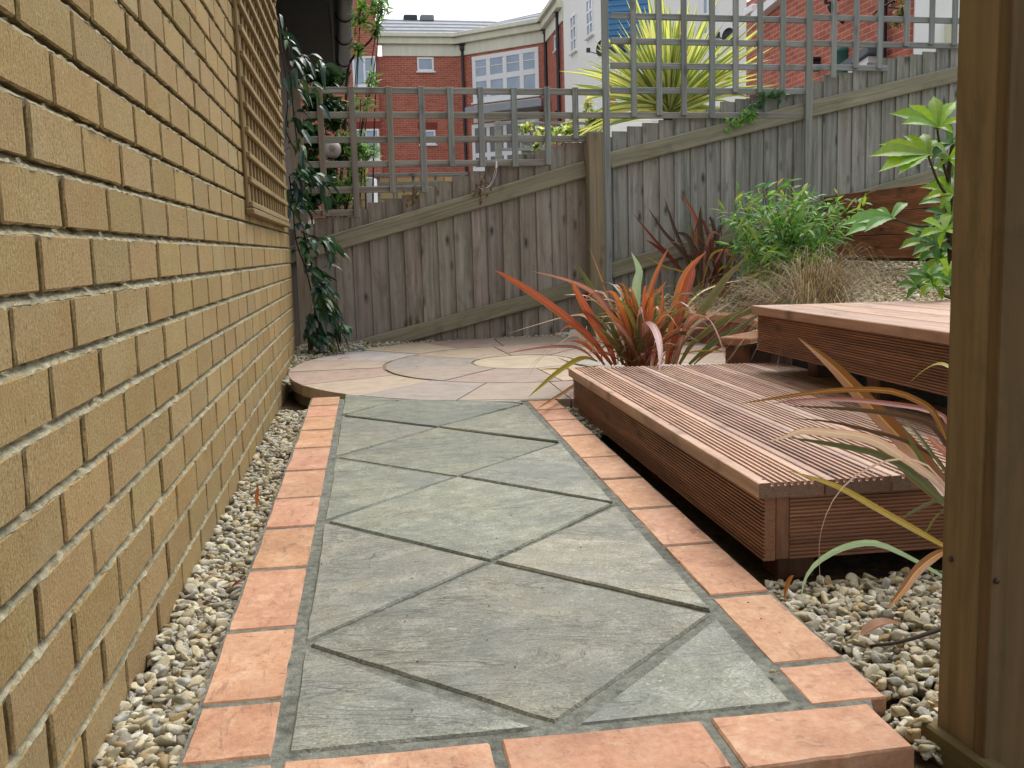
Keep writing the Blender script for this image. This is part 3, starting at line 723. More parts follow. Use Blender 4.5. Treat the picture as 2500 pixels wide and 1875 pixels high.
# ------------------------------------------------------------ decks
def reed(wd, n, d, e, rise):
    """profile in (y,z): flat underside, reeded face on top"""
    P = [(0, 0), (wd, 0), (wd, rise-.0015), (wd-.002, rise)]
    w_ = (wd-2*e)/n; x = wd-e
    for i in range(n):
        P += [(x-.10*w_, rise), (x-.20*w_, rise-d), (x-.58*w_, rise-d), (x-.68*w_, rise)]; x -= w_
    P += [(.002, rise), (0, rise-.0015)]
    return P
def deck(label, o, head, nb, L, cutk, ztop, mat, fmat, grooved, legs, bw=.1235, tone=(1, 1, 1)):
    """o = front left corner; local x runs back along the boards, y runs to the right"""
    t = thing('deck_platform', (o[0], o[1], ztop-.2), label, 'deck', 'garden deck steps')
    X = np.array([head, 1, 0]); X /= np.linalg.norm(X); Yv = np.array([X[1], -X[0], 0])     # to the right
    fr_ = (np.array([o[0], o[1], ztop-.028]), np.array([X, Yv, [0, 0, 1.]]))
    for b in range(nb):
        y0 = b*(bw+.004); mb = MB()
        if grooved:
            pr_ = reed(bw, 7, .0065, .012, .028)
            if b == 0: pr_ = reed(bw, 7, .0065, .018, .028)
        else: pr_ = [(0, 0), (bw, 0), (bw, .0255), (bw-.0025, .028), (.0025, .028), (0, .0255)]
        pr_ = [(p[0]+y0, p[1]) for p in pr_][::-1]
        prism(mb, fr_, pr_, jit(.0015), (lambda y, r=jit(.002): L-cutk*y+r), mulc(tone, tint(.2, .05)), seg=1)
        for fx_ in (.03, .62, 1.2, L-.2):
            for q in (.03, bw-.03):
                if q > .05 and grooved: q = bw-.02
                if q < .05 and grooved: q = .02
                th = np.linspace(0, 2*PI, 9)[:-1]; mb.add([fr_[0]+fr_[1].T@np.array([fx_+.0035*math.cos(a), y0+q+.0035*math.sin(a), .0286]) for a in th], [tuple(range(8))], (.12, .11, .1))
        mb.build('deck_board', mat, t)
    W_ = nb*(bw+.004)-.004
    # fascias: left, front, back (reeded, outward)
    def fasc(A, B, tone_=(1, 1, 1)):
        A = np.array(A, float); B = np.array(B, float); d = B-A; L_ = np.linalg.norm(d); d /= L_
        out = np.array([d[1], -d[0], 0])
        f2 = (fr_[0]+fr_[1].T@A, np.array([fr_[1].T@d, fr_[1].T@np.array([0, 0, 1.]), fr_[1].T@out]))
        mb = MB(); prism(mb, f2, [(p[0]-.121, p[1]) for p in reed(.12, 16, .0042, .003, .024)], 0, L_, mulc((1, 1, 1), tint(.08)), seg=1, endtone=.95)
        mb.build('fascia_board', fmat, t)
    ov = .012
    fasc((ov, ov+.024, 0), (L-.02, ov+.024, 0))
    fasc((ov+.024, W_-.02, 0), (ov+.024, ov+.052, 0)) if True else None
    Lb = L-cutk*W_
    fasc((L-.03, ov+.03, 0), (Lb-.02, W_-.02, 0))
    mb = MB(); cbox(mb, fr_, (ov+.001, ov+.0245, -.121), (ov+.036, ov+.052, -.0005), .002, (.95, .95, .95), along=2); mb.build('corner_post', fmat, t)
    for (a, b, wd) in legs:
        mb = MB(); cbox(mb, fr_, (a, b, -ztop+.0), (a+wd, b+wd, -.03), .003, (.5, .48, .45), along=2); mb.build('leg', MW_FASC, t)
    for k in range(4):
        a = .1+k*(L-.45)/3; mb = MB(); cbox(mb, fr_, (a, ov+.04, -.1), (a+.045, W_-.05, -.001), .002, (.8, .8, .8), along=1); mb.build('joist', MW_FASC, t)
    return t
deck('low grooved timber deck with reddish brown boards beside the path', (1.051, 1.66), .0186, 6, 1.835, .14, .19, MW_DECK, MW_FASC, True,
     [(.06, .06, .075), (1.7, .06, .075), (.06, .45, .075), (.9, .06, .075)])
deck('upper timber deck with smooth brown top boards, raised a step above the grooved one', (1.646, 1.45), .0075, 8, 1.75, .16, .41, MW_DECK, MW_FASC, False,
     [(.3, .06, .07), (1.0, .06, .07), (1.5, .12, .07)], tone=(1.1, 1.06, 1.0))

# ------------------------------------------------------------ gate post at the right
gpst = thing('gate_post', (1.09, .99, 0), 'big rough sawn brown post close to the camera at the right edge', 'post')
A = onplane(2022, 1560, (0, 0, 1), .03)
ga = math.radians(3)
GX = np.array([math.cos(ga), math.sin(ga), 0]); gfr = frame((A[0], A[1], 0), GX)
mb = MB(); cbox(mb, gfr, (0, -.070, -.16), (.17, .0, 2.1), .003, (1.1, 1.08, 1.05), along=2); mb.build('post_body', MW_GATE, gpst)  # tint raised so the post's side face looks lit
mb = MB(); cbox(mb, gfr, (.0004, -.088, -.16), (.17, -.0702, 2.1), .0015, (.7, .62, .52), along=2); mb.build('shaded_front_board', MW_GATE, gpst)  # dark tint on this added board paints shade onto the post's front
mb = MB()
for (u, v) in ((2055, 1208), (2152, 1250)):
    pass
gbd = thing('gravel_board', (1.08, .9, -.05), 'dark mossy timber gravel board at the foot of the big brown post', 'board')
B0 = onplane(1998, 1563, (0, 0, 1), .028); B1 = onplane(2135, 1659, (0, 0, 1), .028)
d = (B1-B0); d[2] = 0; L = np.linalg.norm(d)
bf = frame(B0, d, None)
mb = MB(); cbox(mb, bf, (-.01, .0, -.19), (L*2.2, .022, 0), .003, (.62, .66, .5), along=0); mb.build('board', MW_GATE, gbd)

# ------------------------------------------------------------ raised bed edging (terracotta coping on dark blocks)
edg = thing('bed_edging', (2.1, 4.6, .1), 'low curved edging wall with terracotta coping holding up the gravel bed', 'edging')
def ringarc(r0, r1, a0, a1, z0, z1, n, mb, colf, bev=.004, gap=.004):
    for i in range(n):
        a = math.radians(a0+(a1-a0)*i/n); b = math.radians(a0+(a1-a0)*(i+1)/n)
        g = gap/r1
        p = [(PC[0]+r*math.cos(t), PC[1]+r*math.sin(t)) for r, t in ((r0, a+g), (r1, a+g), (r1, b-g), (r0, b-g))]
        slab(mb, p, lambda x, y: z1, th=z1-z0, gap=0, bev=bev, col=colf(), step=.05)
mb = MB(); ringarc(1.12, 1.23, -54, 52, .06, .225, 13, mb, lambda: mulc(lin(150, 104, 84), tint(.25, .05)))
mb.build('block_course', m_plain('dark red blocks', (1, 1, 1), .85, .3, 14), edg)
mb = MB(); ringarc(1.105, 1.25, -55, 52, .227, .257, 8, mb, lambda: mulc((1.0, .92, .88), tint(.06, .03)))
mb.build('coping', M_TERRA, edg)

# retaining boards
rw = thing('timber_retaining_wall', (3.0, 5.2, .56), 'three stacked red brown decking boards retaining the back of the gravel bed', 'retaining wall')
P0 = fpt(1790, 415); P1 = at(2062, 384, 4.78); P1z = P1[2]
d = np.array([P1[0]-P0[0], P1[1]-P0[1], 0]); L = np.linalg.norm(d)+.9; 
for k in range(3):
    f2 = (np.array([P0[0]-.02, P0[1]-.03, .888-k*.1245]), np.array([d/np.linalg.norm(d), [0, 0, 1.], np.cross(d/np.linalg.norm(d), [0, 0, 1.])]))
    mb = MB(); prism(mb, f2, [(p[0]-.12, p[1]) for p in reed(.12, 15, .003, .004, .028)], 0, L, mulc((1.5, 1.3, 1.15), tint(.12)), seg=1); mb.build('board', MW_FASC, rw)
mb = MB(); fb_ = (np.array([P0[0]-.02, P0[1]-.03, 0.]), np.array([d/np.linalg.norm(d), -np.cross(d/np.linalg.norm(d), [0, 0, 1.]), [0, 0, 1.]])); cbox(mb, fb_, (.02, .003, .5), (L-.02, .03, .875), .002, (.25, .22, .2)); mb.build('gap_shade_backing', MW_FASC, rw)  # dark sheet added behind the boards so their gaps read as shade

# ------------------------------------------------------------ gravel
def bed_h(x, y):
    r = math.hypot(x-PC[0], y-PC[1]); z = .235+.225*(r-1.25)
    return min(z, .375+.22*max(0, y-3.25))
mb = MB(); na, nr = 60, 26; V = []
for i in range(na+1):
    a = math.radians(-62+(122+62-62)*i/na)
    for j in range(nr+1):
        r = 1.235+2.9*j/nr; x = PC[0]+r*math.cos(a); y = PC[1]+r*math.sin(a); y = min(y, fy(x)-.002); h = bed_h(x, y)-.004
        V.append((x, y, h+.004*math.sin(x*31)*math.sin(y*27)))
mb.add(V, [(i*(nr+1)+j, i*(nr+1)+j+1, (i+1)*(nr+1)+j+1, (i+1)*(nr+1)+j) for i in range(na) for j in range(nr)], smooth=True)
tag(mb.build('raised_bed', m_plain('gravelly earth', lin(150, 140, 116), .95, .4, 60)), 'raised planting bed behind the patio', kind='structure')
PAL = [lin(196, 190, 170), lin(180, 173, 149), lin(166, 156, 128), lin(202, 197, 181), lin(150, 144, 126), lin(186, 175, 142), lin(170, 169, 160), lin(164, 142, 104), lin(136, 128, 110), lin(192, 181, 150), lin(190, 183, 160)]
def scatter(n, f, size, lod, lay=.012):
    """f() -> (x, y, z) or None"""
    P = []; 
    while len(P) < n:
        q = f()
        if q is not None: P.append(q)
    P = np.array(P); P[:, 2] += rng.uniform(-.006, lay, n)
    return P, rng.uniform(size[0], size[1], n)*rng.choice([.75, 1, 1, 1.25], n)
U = random.uniform
mb = MB()
f = lambda a, b: (lambda: (U(.004, xl(0)-.122+.012*0+.0), U(a, b), -.004))
for a, b, n, lod in ((.95, 2.0, 1500, 3), (2.0, 3.0, 1300, 2), (3.0, 4.05, 1200, 2)):
    def g_(a=a, b=b):
        y = U(a, b); x = U(.004, xl(y)-.131)
        return (x, y, -.006+.004*max(0, x-.08)*10) if (x-PC[0])**2+(y-PC[1])**2 > 1.105**2 else None
    P, S = scatter(n, g_, (.008, .0145), lod, .010); stones(mb, P, S, lod, PAL)
def g_(): 
    a = math.radians(U(172, 215)); r = U(1.10, 1.3); x, y = PC[0]+r*math.cos(a), PC[1]+r*math.sin(a)
    return (x, y, .0) if x > .004 else None
tag(mb.build('gravel', M_PEB), 'strip of cream pebbles between the brick wall and the terracotta edging', kind='stuff')
mb = MB()
def g_():
    y = U(1.035, 1.64); x = U(xr(y)+.132 if y > 1.15 else 1.004, 1.75)
    return (x, y, .001)
P, S = scatter(4200, g_, (.0075, .0145), 3, .012); stones(mb, P, S, 3, PAL)
def g_():
    y = U(3.0, 3.75); x = U(xr(y)+.13, xr(y)+.36)
    return (x, y, .01+.016*(y-1.7)) if (x-PC[0])**2+(y-PC[1])**2 > 1.11**2 else None
P, S = scatter(700, g_, (.009, .014), 2, .01); stones(mb, P, S, 2, PAL)
tag(mb.build('gravel', M_PEB), 'cream pebbles around the foot of the low grooved deck', kind='stuff')
mb = MB()
def g_():
    a = math.radians(U(68, 196)); r = U(1.10, 1.7); x, y = PC[0]+r*math.cos(a), PC[1]+r*math.sin(a)
    if x < .004 or y > fy(x)-.01: return None
    return (x, y, .02*y-.010+.02*min(1, (r-1.1)/.25)*(1 if x < .9 else .2))
P, S = scatter(1500, g_, (.008, .014), 2, .01); stones(mb, P, S, 2, PAL)
tag(mb.build('gravel', M_PEB), 'pebbles between the round patio and the fence', kind='stuff')
mb = MB()
def g_():
    a = math.radians(U(-45, 66)); r = math.sqrt(U(1.255**2, 2.8**2)); x, y = PC[0]+r*math.cos(a), PC[1]+r*math.sin(a)
    if y > fy(x)-.01 or y < 3.15 or (y < 3.22 and x < 2.3) or x > 3.9: return None
    return (x, y, bed_h(x, y)+.003)
P, S = scatter(17000, g_, (.008, .014), 2, .012); stones(mb, P, S, 2, [tuple(min(.78, q*1.3) for q in c_) for c_ in PAL]+[lin(170, 140, 104)])
tag(mb.build('gravel', M_PEB), 'cream pebble mulch covering the raised bed behind the upper deck', kind='stuff')

# ------------------------------------------------------------ flax plants (long strap leaves)
RED = [lin(160, 124, 70), lin(176, 92, 66), lin(194, 116, 98), lin(170, 86, 76), lin(118, 104, 62)]
ORG = [lin(170, 150, 76), lin(196, 112, 62), lin(212, 144, 92), lin(184, 88, 66), lin(130, 112, 64)]
PNK = [lin(140, 92, 84), lin(174, 122, 122), lin(206, 164, 158), lin(166, 110, 108), lin(130, 84, 74)]
OLV = [lin(190, 130, 70), lin(110, 110, 66), lin(96, 100, 60), lin(112, 112, 66), lin(176, 120, 76)]
GRN = [lin(150, 120, 60), lin(92, 106, 62), lin(86, 100, 66), lin(104, 112, 72), lin(190, 120, 80)]
PAL_ = [lin(170, 190, 150), lin(176, 204, 172), lin(186, 212, 184), lin(176, 204, 172), lin(160, 184, 140)]
WHT = [lin(186, 120, 110), lin(214, 188, 186), lin(226, 214, 212), lin(206, 170, 170), lin(160, 96, 84)]
YEL = [lin(200, 190, 90), lin(176, 164, 66), lin(116, 116, 50), lin(180, 168, 70), lin(206, 196, 96)]
DRK = [lin(110, 70, 58), lin(84, 64, 50), lin(76, 62, 48), lin(90, 68, 52), lin(112, 70, 60)]
MAR = [lin(120, 76, 62), lin(128, 62, 58), lin(138, 74, 70), lin(112, 58, 54), lin(96, 70, 56)]
BRN = [lin(110, 92, 44), lin(150, 98, 50), lin(196, 156, 76), lin(132, 84, 44), lin(98, 88, 44)]
GLD = [lin(150, 140, 60), lin(190, 166, 76), lin(214, 190, 100), lin(176, 150, 70), lin(140, 116, 60)]
def dep_of(X): return float(CR[2]@(np.asarray(X)-CAM))
def flax(name, base, label, cat, tr, leavesl, fillers, group=None, scale_w=1.0):
    t = thing(name, tuple(base), label, cat, group); d0 = dep_of(base); mb = MB()
    for (pts, w_, cols, dd, tw_) in leavesl:
        n = len(pts); P = [at(*tr(*q), d0+dd*(i/(n-1))) for i, q in enumerate(pts)]
        # tuck the first point in at the foot of the plant
        if cols is not None:
            wm = w_*d0/2142
            blade(mb, P, wm*.96*scale_w, cols, n=18, fold=.22, twist=tw_, up=(CAM-P[0])/np.linalg.norm(CAM-P[0])*.9+np.array([0, 0, .25]))
    for _ in range(fillers[0]):
        a = U(0, 2*PI); h = U(*fillers[1]); sp = U(*fillers[2]); b = np.array(base)+np.array([U(-.05, .05), U(-.05, .05), 0])
        dx = np.array([math.cos(a), math.sin(a), 0])
        P = [b, b+dx*sp*.3+np.array([0, 0, h*.55]), b+dx*sp*.75+np.array([0, 0, h*.95]), b+dx*sp*1.15+np.array([0, 0, h*(1.0 if random.random() < .6 else .75)])]
        blade(mb, P, U(.011, .023), random.choice(fillers[3]), n=10, fold=.25, twist=jit(.8))
    mb.build('leaves', M_FLAX, t)
    mb = MB(); 
    for _ in range(9): 
        b = np.array(base)+np.array([U(-.03, .03), U(-.03, .03), -.03]); tube(mb, [b, b+np.array([jit(.02), jit(.02), .12])], [.012, .006], (.8, .6, .4), 5)
    mb.build('crown', M_STEM, t)
    return t
Z4 = lambda x, y: (1062+x*.26, 531+y*.26)
b1 = at(1385, 815, 3.98)
F1 = [([(1000, 990), (850, 800), (690, 650), (400, 430), (150, 270), (20, 200)], 17, RED, -.5, .2),
      ([(1030, 990), (960, 800), (830, 600), (720, 400), (660, 280)], 19, RED, -.3, .3),
      ([(1150, 990), (1010, 690), (880, 440), (770, 250), (690, 140)], 12, GRN, .1, .4),
      ([(1180, 960), (1080, 720), (1000, 580), (850, 390), (620, 280), (330, 210)], 13, PNK, -.2, .5),
      ([(930, 990), (800, 780), (700, 640), (500, 500), (430, 470)], 7, GLD, .0, .3),
      ([(920, 960), (870, 720), (770, 580), (600, 590), (350, 660), (120, 735)], 7, WHT, -.35, .2),
      ([(1200, 985), (1230, 700), (1310, 400), (1390, 180), (1475, 5)], 13, ORG, .1, .2),
      ([(1235, 720), (1200, 560), (1205, 330), (1225, 200), (1160, 50)], 21, PAL_, .05, .15),
      ([(1250, 985), (1270, 700), (1310, 500), (1390, 380), (1455, 290)], 13, ORG, .05, .3),
      ([(1300, 985), (1280, 800), (1290, 630), (1360, 690), (1400, 850), (1395, 1085)], 19, PNK, -.55, .2),
      ([(1455, 985), (1500, 700), (1560, 400), (1640, 200), (1785, 45)], 23, ORG, .0, .15),
      ([(1470, 985), (1540, 700), (1600, 450), (1670, 230), (1660, 120)], 18, RED, .12, .1),
      ([(1410, 985), (1405, 700), (1420, 500), (1420, 330)], 9, ORG, -.05, .1),
      ([(1500, 985), (1590, 780), (1780, 500), (1950, 270), (2125, 85)], 20, OLV, .0, .2),
      ([(1500, 985), (1580, 800), (1700, 650), (1850, 560), (2005, 460)], 9, WHT, -.1, .3),
      ([(1560, 985), (1680, 800), (1900, 640), (2150, 540), (2400, 480), (2650, 450), (2830, 462)], 16, OLV, -.15, .3),
      ([(1640, 985), (1850, 800), (2050, 680), (2300, 525)], 15, GRN, -.05, .2),
      ([(1530, 985), (1590, 740), (1660, 600), (1740, 578), (1830, 630), (1900, 780), (1955, 985)], 17, PNK, -.45, .2),
      ([(940, 990), (850, 880), (740, 800), (630, 790)], 9, RED, -.1, .3),
      ([(870, 960), (760, 870), (640, 835), (400, 845), (60, 905)], 6.5, PNK, -.4, .3),
      ([(900, 960), (800, 800), (680, 740), (560, 810), (400, 940), (330, 1040), (260, 1155)], 7, WHT, -.45, .3),
      ([(900, 900), (780, 720), (640, 665), (560, 720), (470, 830), (400, 920), (235, 1085)], 7, ORG, -.5, .2),
      ([(880, 960), (780, 930), (680, 960), (530, 1060), (400, 1170), (300, 1262)], 11, YEL, -.55, .3),
      ([(880, 1000), (700, 1020), (530, 1022), (380, 1027)], 4.5, YEL, -.3, .1),
      ([(860, 1010), (700, 985), (540, 927)], 3.5, DRK, -.2, .1),
      ([(1050, 985), (1050, 800), (1048, 620), (1045, 465)], 6, GLD, .05, .1),
      ([(1150, 960), (1060, 640), (960, 400), (880, 180), (800, -10)], 5, BRN, .35, .1),
      ([(800, 1090), (700, 1150), (600, 1220), (470, 1300), (370, 1358)], 7, BRN, -.75, .2),
      ([(1480, 960), (1600, 560), (1720, 400), (1900, 320), (2100, 280)], 5, GLD, .25, .1),
      ([(1560, 900), (1680, 880), (1850, 870), (2110, 908)], 4, GLD, -.1, .1),
      ([(1680, 985), (1780, 900), (1900, 840), (2035, 770)], 7, BRN, .0, .2),
      ([(1100, 985), (1040, 860), (960, 770), (850, 640), (740, 560)], 10, OLV, .1, .3),
      ([(1200, 985), (1180, 850), (1120, 700), (1040, 560), (960, 460)], 12, RED, .15, .3),
      ([(1330, 985), (1360, 850), (1330, 1000), (1320, 1050)], 9, RED, -.4, .3),
      ([(1090, 990), (1060, 880), (960, 740), (860, 660)], 12, OLV, -.2, .3),
      ([(1350, 985), (1440, 800), (1520, 690), (1640, 540), (1690, 480)], 8, GLD, .1, .2),
      ([(1440, 985), (1480, 900), (1560, 780), (1650, 640), (1760, 500), (1800, 480)], 10, PNK, .05, .3),
      ([(1240, 985), (1210, 860), (1160, 760), (1150, 680)], 9, DRK, .1, .3)]
flax('flax_plant', b1, 'big orange and pink striped strap-leaved plant growing behind the low deck', 'plant', Z4, F1, (110, (.10, .38), (.06, .30), [RED, OLV, ORG, ORG, GRN, OLV, BRN, GRN, PNK]), 'red strap-leaved flax plants')
Z2 = lambda x, y: (1593+x*.2934, 664+y*.2934)
b2 = np.array([1.50, 1.42, .0]); d2 = dep_of(b2)
B2 = lambda: (1560, 1330)
F2 = [([(1620, 1520), (1500, 1300), (1290, 1060), (1000, 750), (700, 430), (445, 222)], 40, BRN, .35, .15),
      ([(1600, 1500), (1560, 1050), (1460, 800), (1350, 700), (1100, 612), (700, 612), (300, 665), (0, 712)], 13, BRN, .15, .3),
      ([(1650, 1400), (1560, 870), (1400, 760), (1150, 715), (800, 680), (450, 685), (240, 712)], 12, PNK, .2, .2),
      ([(1640, 1450), (1560, 1080), (1440, 880), (1280, 810), (1000, 765), (700, 740), (345, 724)], 11, DRK, .1, .4),
      ([(1600, 1450), (1500, 1150), (1250, 990), (1000, 915), (700, 845), (395, 815)], 8, DRK, .15, .3),
      ([(1600, 1480), (1480, 1290), (1250, 1130), (1000, 975), (720, 925), (480, 905), (350, 950), (215, 990)], 21, WHT, -.05, .4),  # white colour paints the glossy highlight along this leaf
      ([(1600, 1500), (1480, 1390), (1250, 1190), (1000, 1070), (650, 1000), (360, 955)], 14, GRN, -.05, .2),
      ([(1600, 1500), (1500, 1420), (1300, 1250), (1150, 1120), (970, 1000)], 18, OLV, .1, .3),
      ([(1700, 1860), (1500, 1745), (1330, 1650), (1000, 1465), (780, 1340), (600, 1270), (370, 1200)], 13, GLD, -.15, .1),
      ([(1600, 1400), (1420, 1180), (1250, 1115), (1060, 1140), (850, 1250), (700, 1420), (620, 1620), (600, 1800), (610, 2040), (640, 2300), (650, 2450)], 6.5, WHT, -.25, .2),
      ([(1560, 2010), (1300, 1860), (1050, 1745), (880, 1740), (700, 1800), (540, 1920), (470, 2080), (490, 2200), (510, 2300)], 13, PAL_, -.25, .3),
      ([(1620, 1780), (1490, 1810), (1330, 1930), (1210, 2090), (1100, 2220)], 18, BRN, -.3, .2),
      ([(1560, 1380), (1420, 1440), (1300, 1500), (1185, 1577)], 7, GRN, .0, .2),
      ([(1560, 1250), (1420, 1060), (1320, 930), (1220, 820)], 8, GRN, .1, .1),
      ([(1520, 1280), (1400, 1180), (1300, 1030), (1225, 880)], 9, GRN, .05, .1),
      ([(1620, 480), (1500, 415), (1380, 460), (1240, 578)], 9, YEL, .3, .3),
      ([(1600, 1300), (1560, 1100), (1460, 1000), (1390, 930)], 15, PNK, .0, .3),
      ([(1560, 1450), (1450, 1560), (1400, 1640), (1320, 1700)], 5, GRN, .1, .1)]
flax('flax_plant', b2, 'bronze strap-leaved plant half hidden behind the big brown post', 'plant', Z2, F2, (24, (.15, .40), (.03, .12), [OLV, BRN, BRN, GRN, OLV]), 'red strap-leaved flax plants', 1.15)
Z3 = lambda x, y: (1150+x*.48, y*.48)
b3 = fpt(1512, 628)+np.array([0, -.33, -.03])
b3[2] = bed_h(b3[0], b3[1])
F3 = [([(720, 1300), (650, 1190), (560, 1090), (450, 958)], 7, MAR, -.2, .3), ([(735, 1300), (735, 1120), (740, 1000), (665, 855)], 12, RED, .1, .2),
      ([(740, 1300), (690, 1150), (640, 1030), (592, 885)], 9, DRK, .05, .3), ([(760, 1300), (765, 1150), (755, 1030), (757, 925)], 15, DRK, -.05, .2),
      ([(770, 1300), (790, 1150), (830, 1060), (878, 980)], 11, MAR, .05, .3), ([(730, 1300), (680, 1150), (590, 1040), (520, 935)], 8, DRK, .0, .3),
      ([(770, 1290), (780, 1120), (815, 1045), (860, 1072)], 8, PNK, -.15, .2), ([(720, 1290), (640, 1180), (560, 1110), (510, 1078)], 8, MAR, -.2, .3),
      ([(780, 1300), (830, 1170), (870, 1130), (920, 1175), (945, 1190)], 7, PNK, -.2, .2), ([(760, 1300), (800, 1160), (850, 1125), (910, 1130)], 6, GLD, -.2, .2),
      ([(740, 1300), (720, 1120), (690, 1060), (640, 1045)], 12, DRK, .0, .2), ([(750, 1300), (740, 1150), (715, 1030), (700, 1000)], 9, OLV, .1, .2),
      ([(720, 1300), (690, 1230), (600, 1200), (500, 1150)], 5, GLD, -.2, .2), ([(790, 1300), (860, 1200), (960, 1230), (1040, 1270)], 5, GLD, -.3, .2)]
flax('flax_plant', b3, 'dark red strap-leaved plant in the gravel bed against the fence', 'plant', Z3, F3, (26, (.25, .5), (.05, .22), [DRK, MAR, OLV, DRK]), 'red strap-leaved flax plants')

# ------------------------------------------------------------ bamboo-like shrub
def noisy(c, k=.2): return [x*(1+jit(k)) for x in c]
bb = at(1700, 585, 5.25); bb[2] = bed_h(bb[0], bb[1])
bam = thing('bamboo_shrub', tuple(bb), 'bushy bright green dwarf bamboo in the gravel bed before the fence', 'shrub')
ms, ml = MB(), MB(); pos = []; drs = []; cl = []
tips = [(1585, 470), (1600, 410), (1640, 400), (1660, 440), (1700, 380), (1720, 420), (1745, 400), (1765, 415), (1790, 440), (1815, 425), (1865, 425), (1840, 470), (1810, 490), (1620, 500), (1580, 520), (1610, 560), (1650, 540), (1690, 500), (1730, 470), (1770, 480), (1800, 530), (1770, 560), (1720, 560), (1670, 580), (1640, 590), (1700, 540), (1750, 520), (1690, 450), (1620, 450), (1560, 455)]
bd = dep_of(bb)
for (u, v) in tips*2:
    u = 1712+(u-1712)*.93+jit(12); v = 500+(v-500)*.93+jit(10)+4
    T = at(u, v, bd+U(-.35, .3)); b = bb+np.array([U(-.09, .09), U(-.08, .08), 0])
    P = catmull([b, b*.45+T*.55+np.array([0, 0, .07]), T], 10); tube(ms, P, [.0025, .0012], lin(130, 140, 70), 4, n=0)
    for i in range(2, 11):
        for _ in range(6):
            if random.random() < .3: continue
            d = np.array([jit(1), jit(1), jit(.7)-.15]); d += (P[min(i, 9)+1]-P[i-1])*4
            pos.append(P[i]+np.array([jit(.03), jit(.03), jit(.025)])); drs.append(d)
            cl.append(noisy(random.choice([lin(100, 152, 74), lin(120, 172, 88), lin(84, 132, 68), lin(142, 188, 100), lin(110, 158, 80), lin(160, 172, 84)]), .12))
leaves(ml, np.array(pos), np.array(drs), rng.uniform(.055, .10, len(pos)), rng.uniform(.011, .018, len(pos)), np.array(cl))
ms.build('stems', M_STEM, bam); ml.build('foliage', M_LEAF, bam)
# ------------------------------------------------------------ brown sedge
sb = at(1765, 640, 3.95); sb[2] = bed_h(sb[0], sb[1])-.01
sed = thing('sedge_tuft', tuple(sb), 'wispy brown tuft of dry ornamental grass behind the upper deck', 'ornamental grass')
mb = MB(); sdp = dep_of(sb)
SC = [lin(142, 122, 92), lin(112, 92, 68), lin(164, 144, 114), lin(96, 80, 60), lin(184, 170, 144), lin(130, 102, 78)]
for i in range(950):
    a = U(0, 2*PI); L = U(.20, .44); sp = U(.3, 1.3)*(1.0 if math.cos(a) > 0 else 1.6)
    b = sb+np.array([jit(.07), jit(.06), 0]); dx = np.array([math.cos(a), math.sin(a), 0])
    h = L*(1.02-.55*sp*.6)
    P = [b, b+dx*L*sp*.3+np.array([0, 0, h*.7]), b+dx*L*sp*.75+np.array([0, 0, h*.95]), b+dx*L*sp*1.25+np.array([jit(.02), jit(.02), h*(.9-.5*sp)])]
    c = noisy(random.choice(SC), .1)
    S = catmull(P, 8); N = len(S); wv = .0012; V = []
    sd_ = np.cross(S[-1]-S[0], (0, 0, 1)); sd_ = sd_/(np.linalg.norm(sd_)+1e-6)+np.array([.3, 0, 0])
    for k in range(N): ww = wv*(1-.75*k/N); V += [S[k]-sd_*ww, S[k]+sd_*ww]
    mb.add(V, [(2*k, 2*k+1, 2*k+3, 2*k+2) for k in range(N-1)], c)
mb.build('blades', M_STRAW, sed)
# small pale tuft at its left foot
ptb = at(1715, 650, 4.0); ptb[2] = bed_h(ptb[0], ptb[1])
pt_ = MB()
for i in range(160):
    a = U(0, 2*PI); b = ptb+np.array([jit(.06), jit(.04), 0]); T = b+np.array([math.cos(a)*U(.02, .09), math.sin(a)*U(.02, .08), U(.03, .1)])
    S = catmull([b, (b+T)/2+np.array([0, 0, .02]), T], 5); V = []
    for k in range(len(S)): V += [S[k]-np.array([.001, 0, 0]), S[k]+np.array([.001, 0, 0])]
    pt_.add(V, [(2*k, 2*k+1, 2*k+3, 2*k+2) for k in range(len(S)-1)], noisy(lin(204, 200, 140), .1))
tag(pt_.build('grass_tuft', M_STRAW), 'tiny pale yellow grass tuft at the left foot of the brown sedge', 'ornamental grass')

# ------------------------------------------------------------ fatsia with big lobed leaves
def palm(mb, c, tips_, dep, ddep, wd, cols, nrm=None):
    C = at(*c, dep)
    for i, (u, v, k) in enumerate(tips_):
        T = at(u, v, dep+ddep*k); mid = C*.5+T*.5+np.array([0, 0, .012]); 
        L = np.linalg.norm(T-C)
        blade(mb, [C-(T-C)*.06, mid, T], wd*L*.74, cols(), prof='palm', n=22, fold=.3, up=(CAM-C)/np.linalg.norm(CAM-C)*.6+np.array([0, 0, .6]))
    return C
fat = thing('fatsia_plant', tuple(at(2062, 640, 3.55)*np.array([1, 1, 0])+np.array([0, 0, .39])), 'tall plant with large lime green lobed leaves beside the big brown post', 'plant')
ml, ms = MB(), MB()
def lime(): 
    c = noisy(random.choice([lin(136, 172, 44), lin(122, 162, 42), lin(150, 184, 52)]), .08); e = [x*.85 for x in c]; return [e, c, [x*1.15 for x in c], c, e]
def dkg():
    c = noisy(random.choice([lin(84, 128, 58), lin(70, 112, 60), lin(96, 138, 62)]), .1); e = [x*.9 for x in c]; return [e, c, [x*1.5 for x in c], c, e]
def pgr():
    c = noisy(lin(120, 160, 86), .1); return [c, c, [x*1.4 for x in c], c, c]
D0 = 3.45
c1_ = palm(ml, (2024, 276), [(1919, 245, -.3), (1962, 226, .3), (2017, 206, .6), (2066, 218, .4), (2090, 262, 0), (1946, 268, -.6), (2062, 290, -.5)], D0, .12, .42, lime)
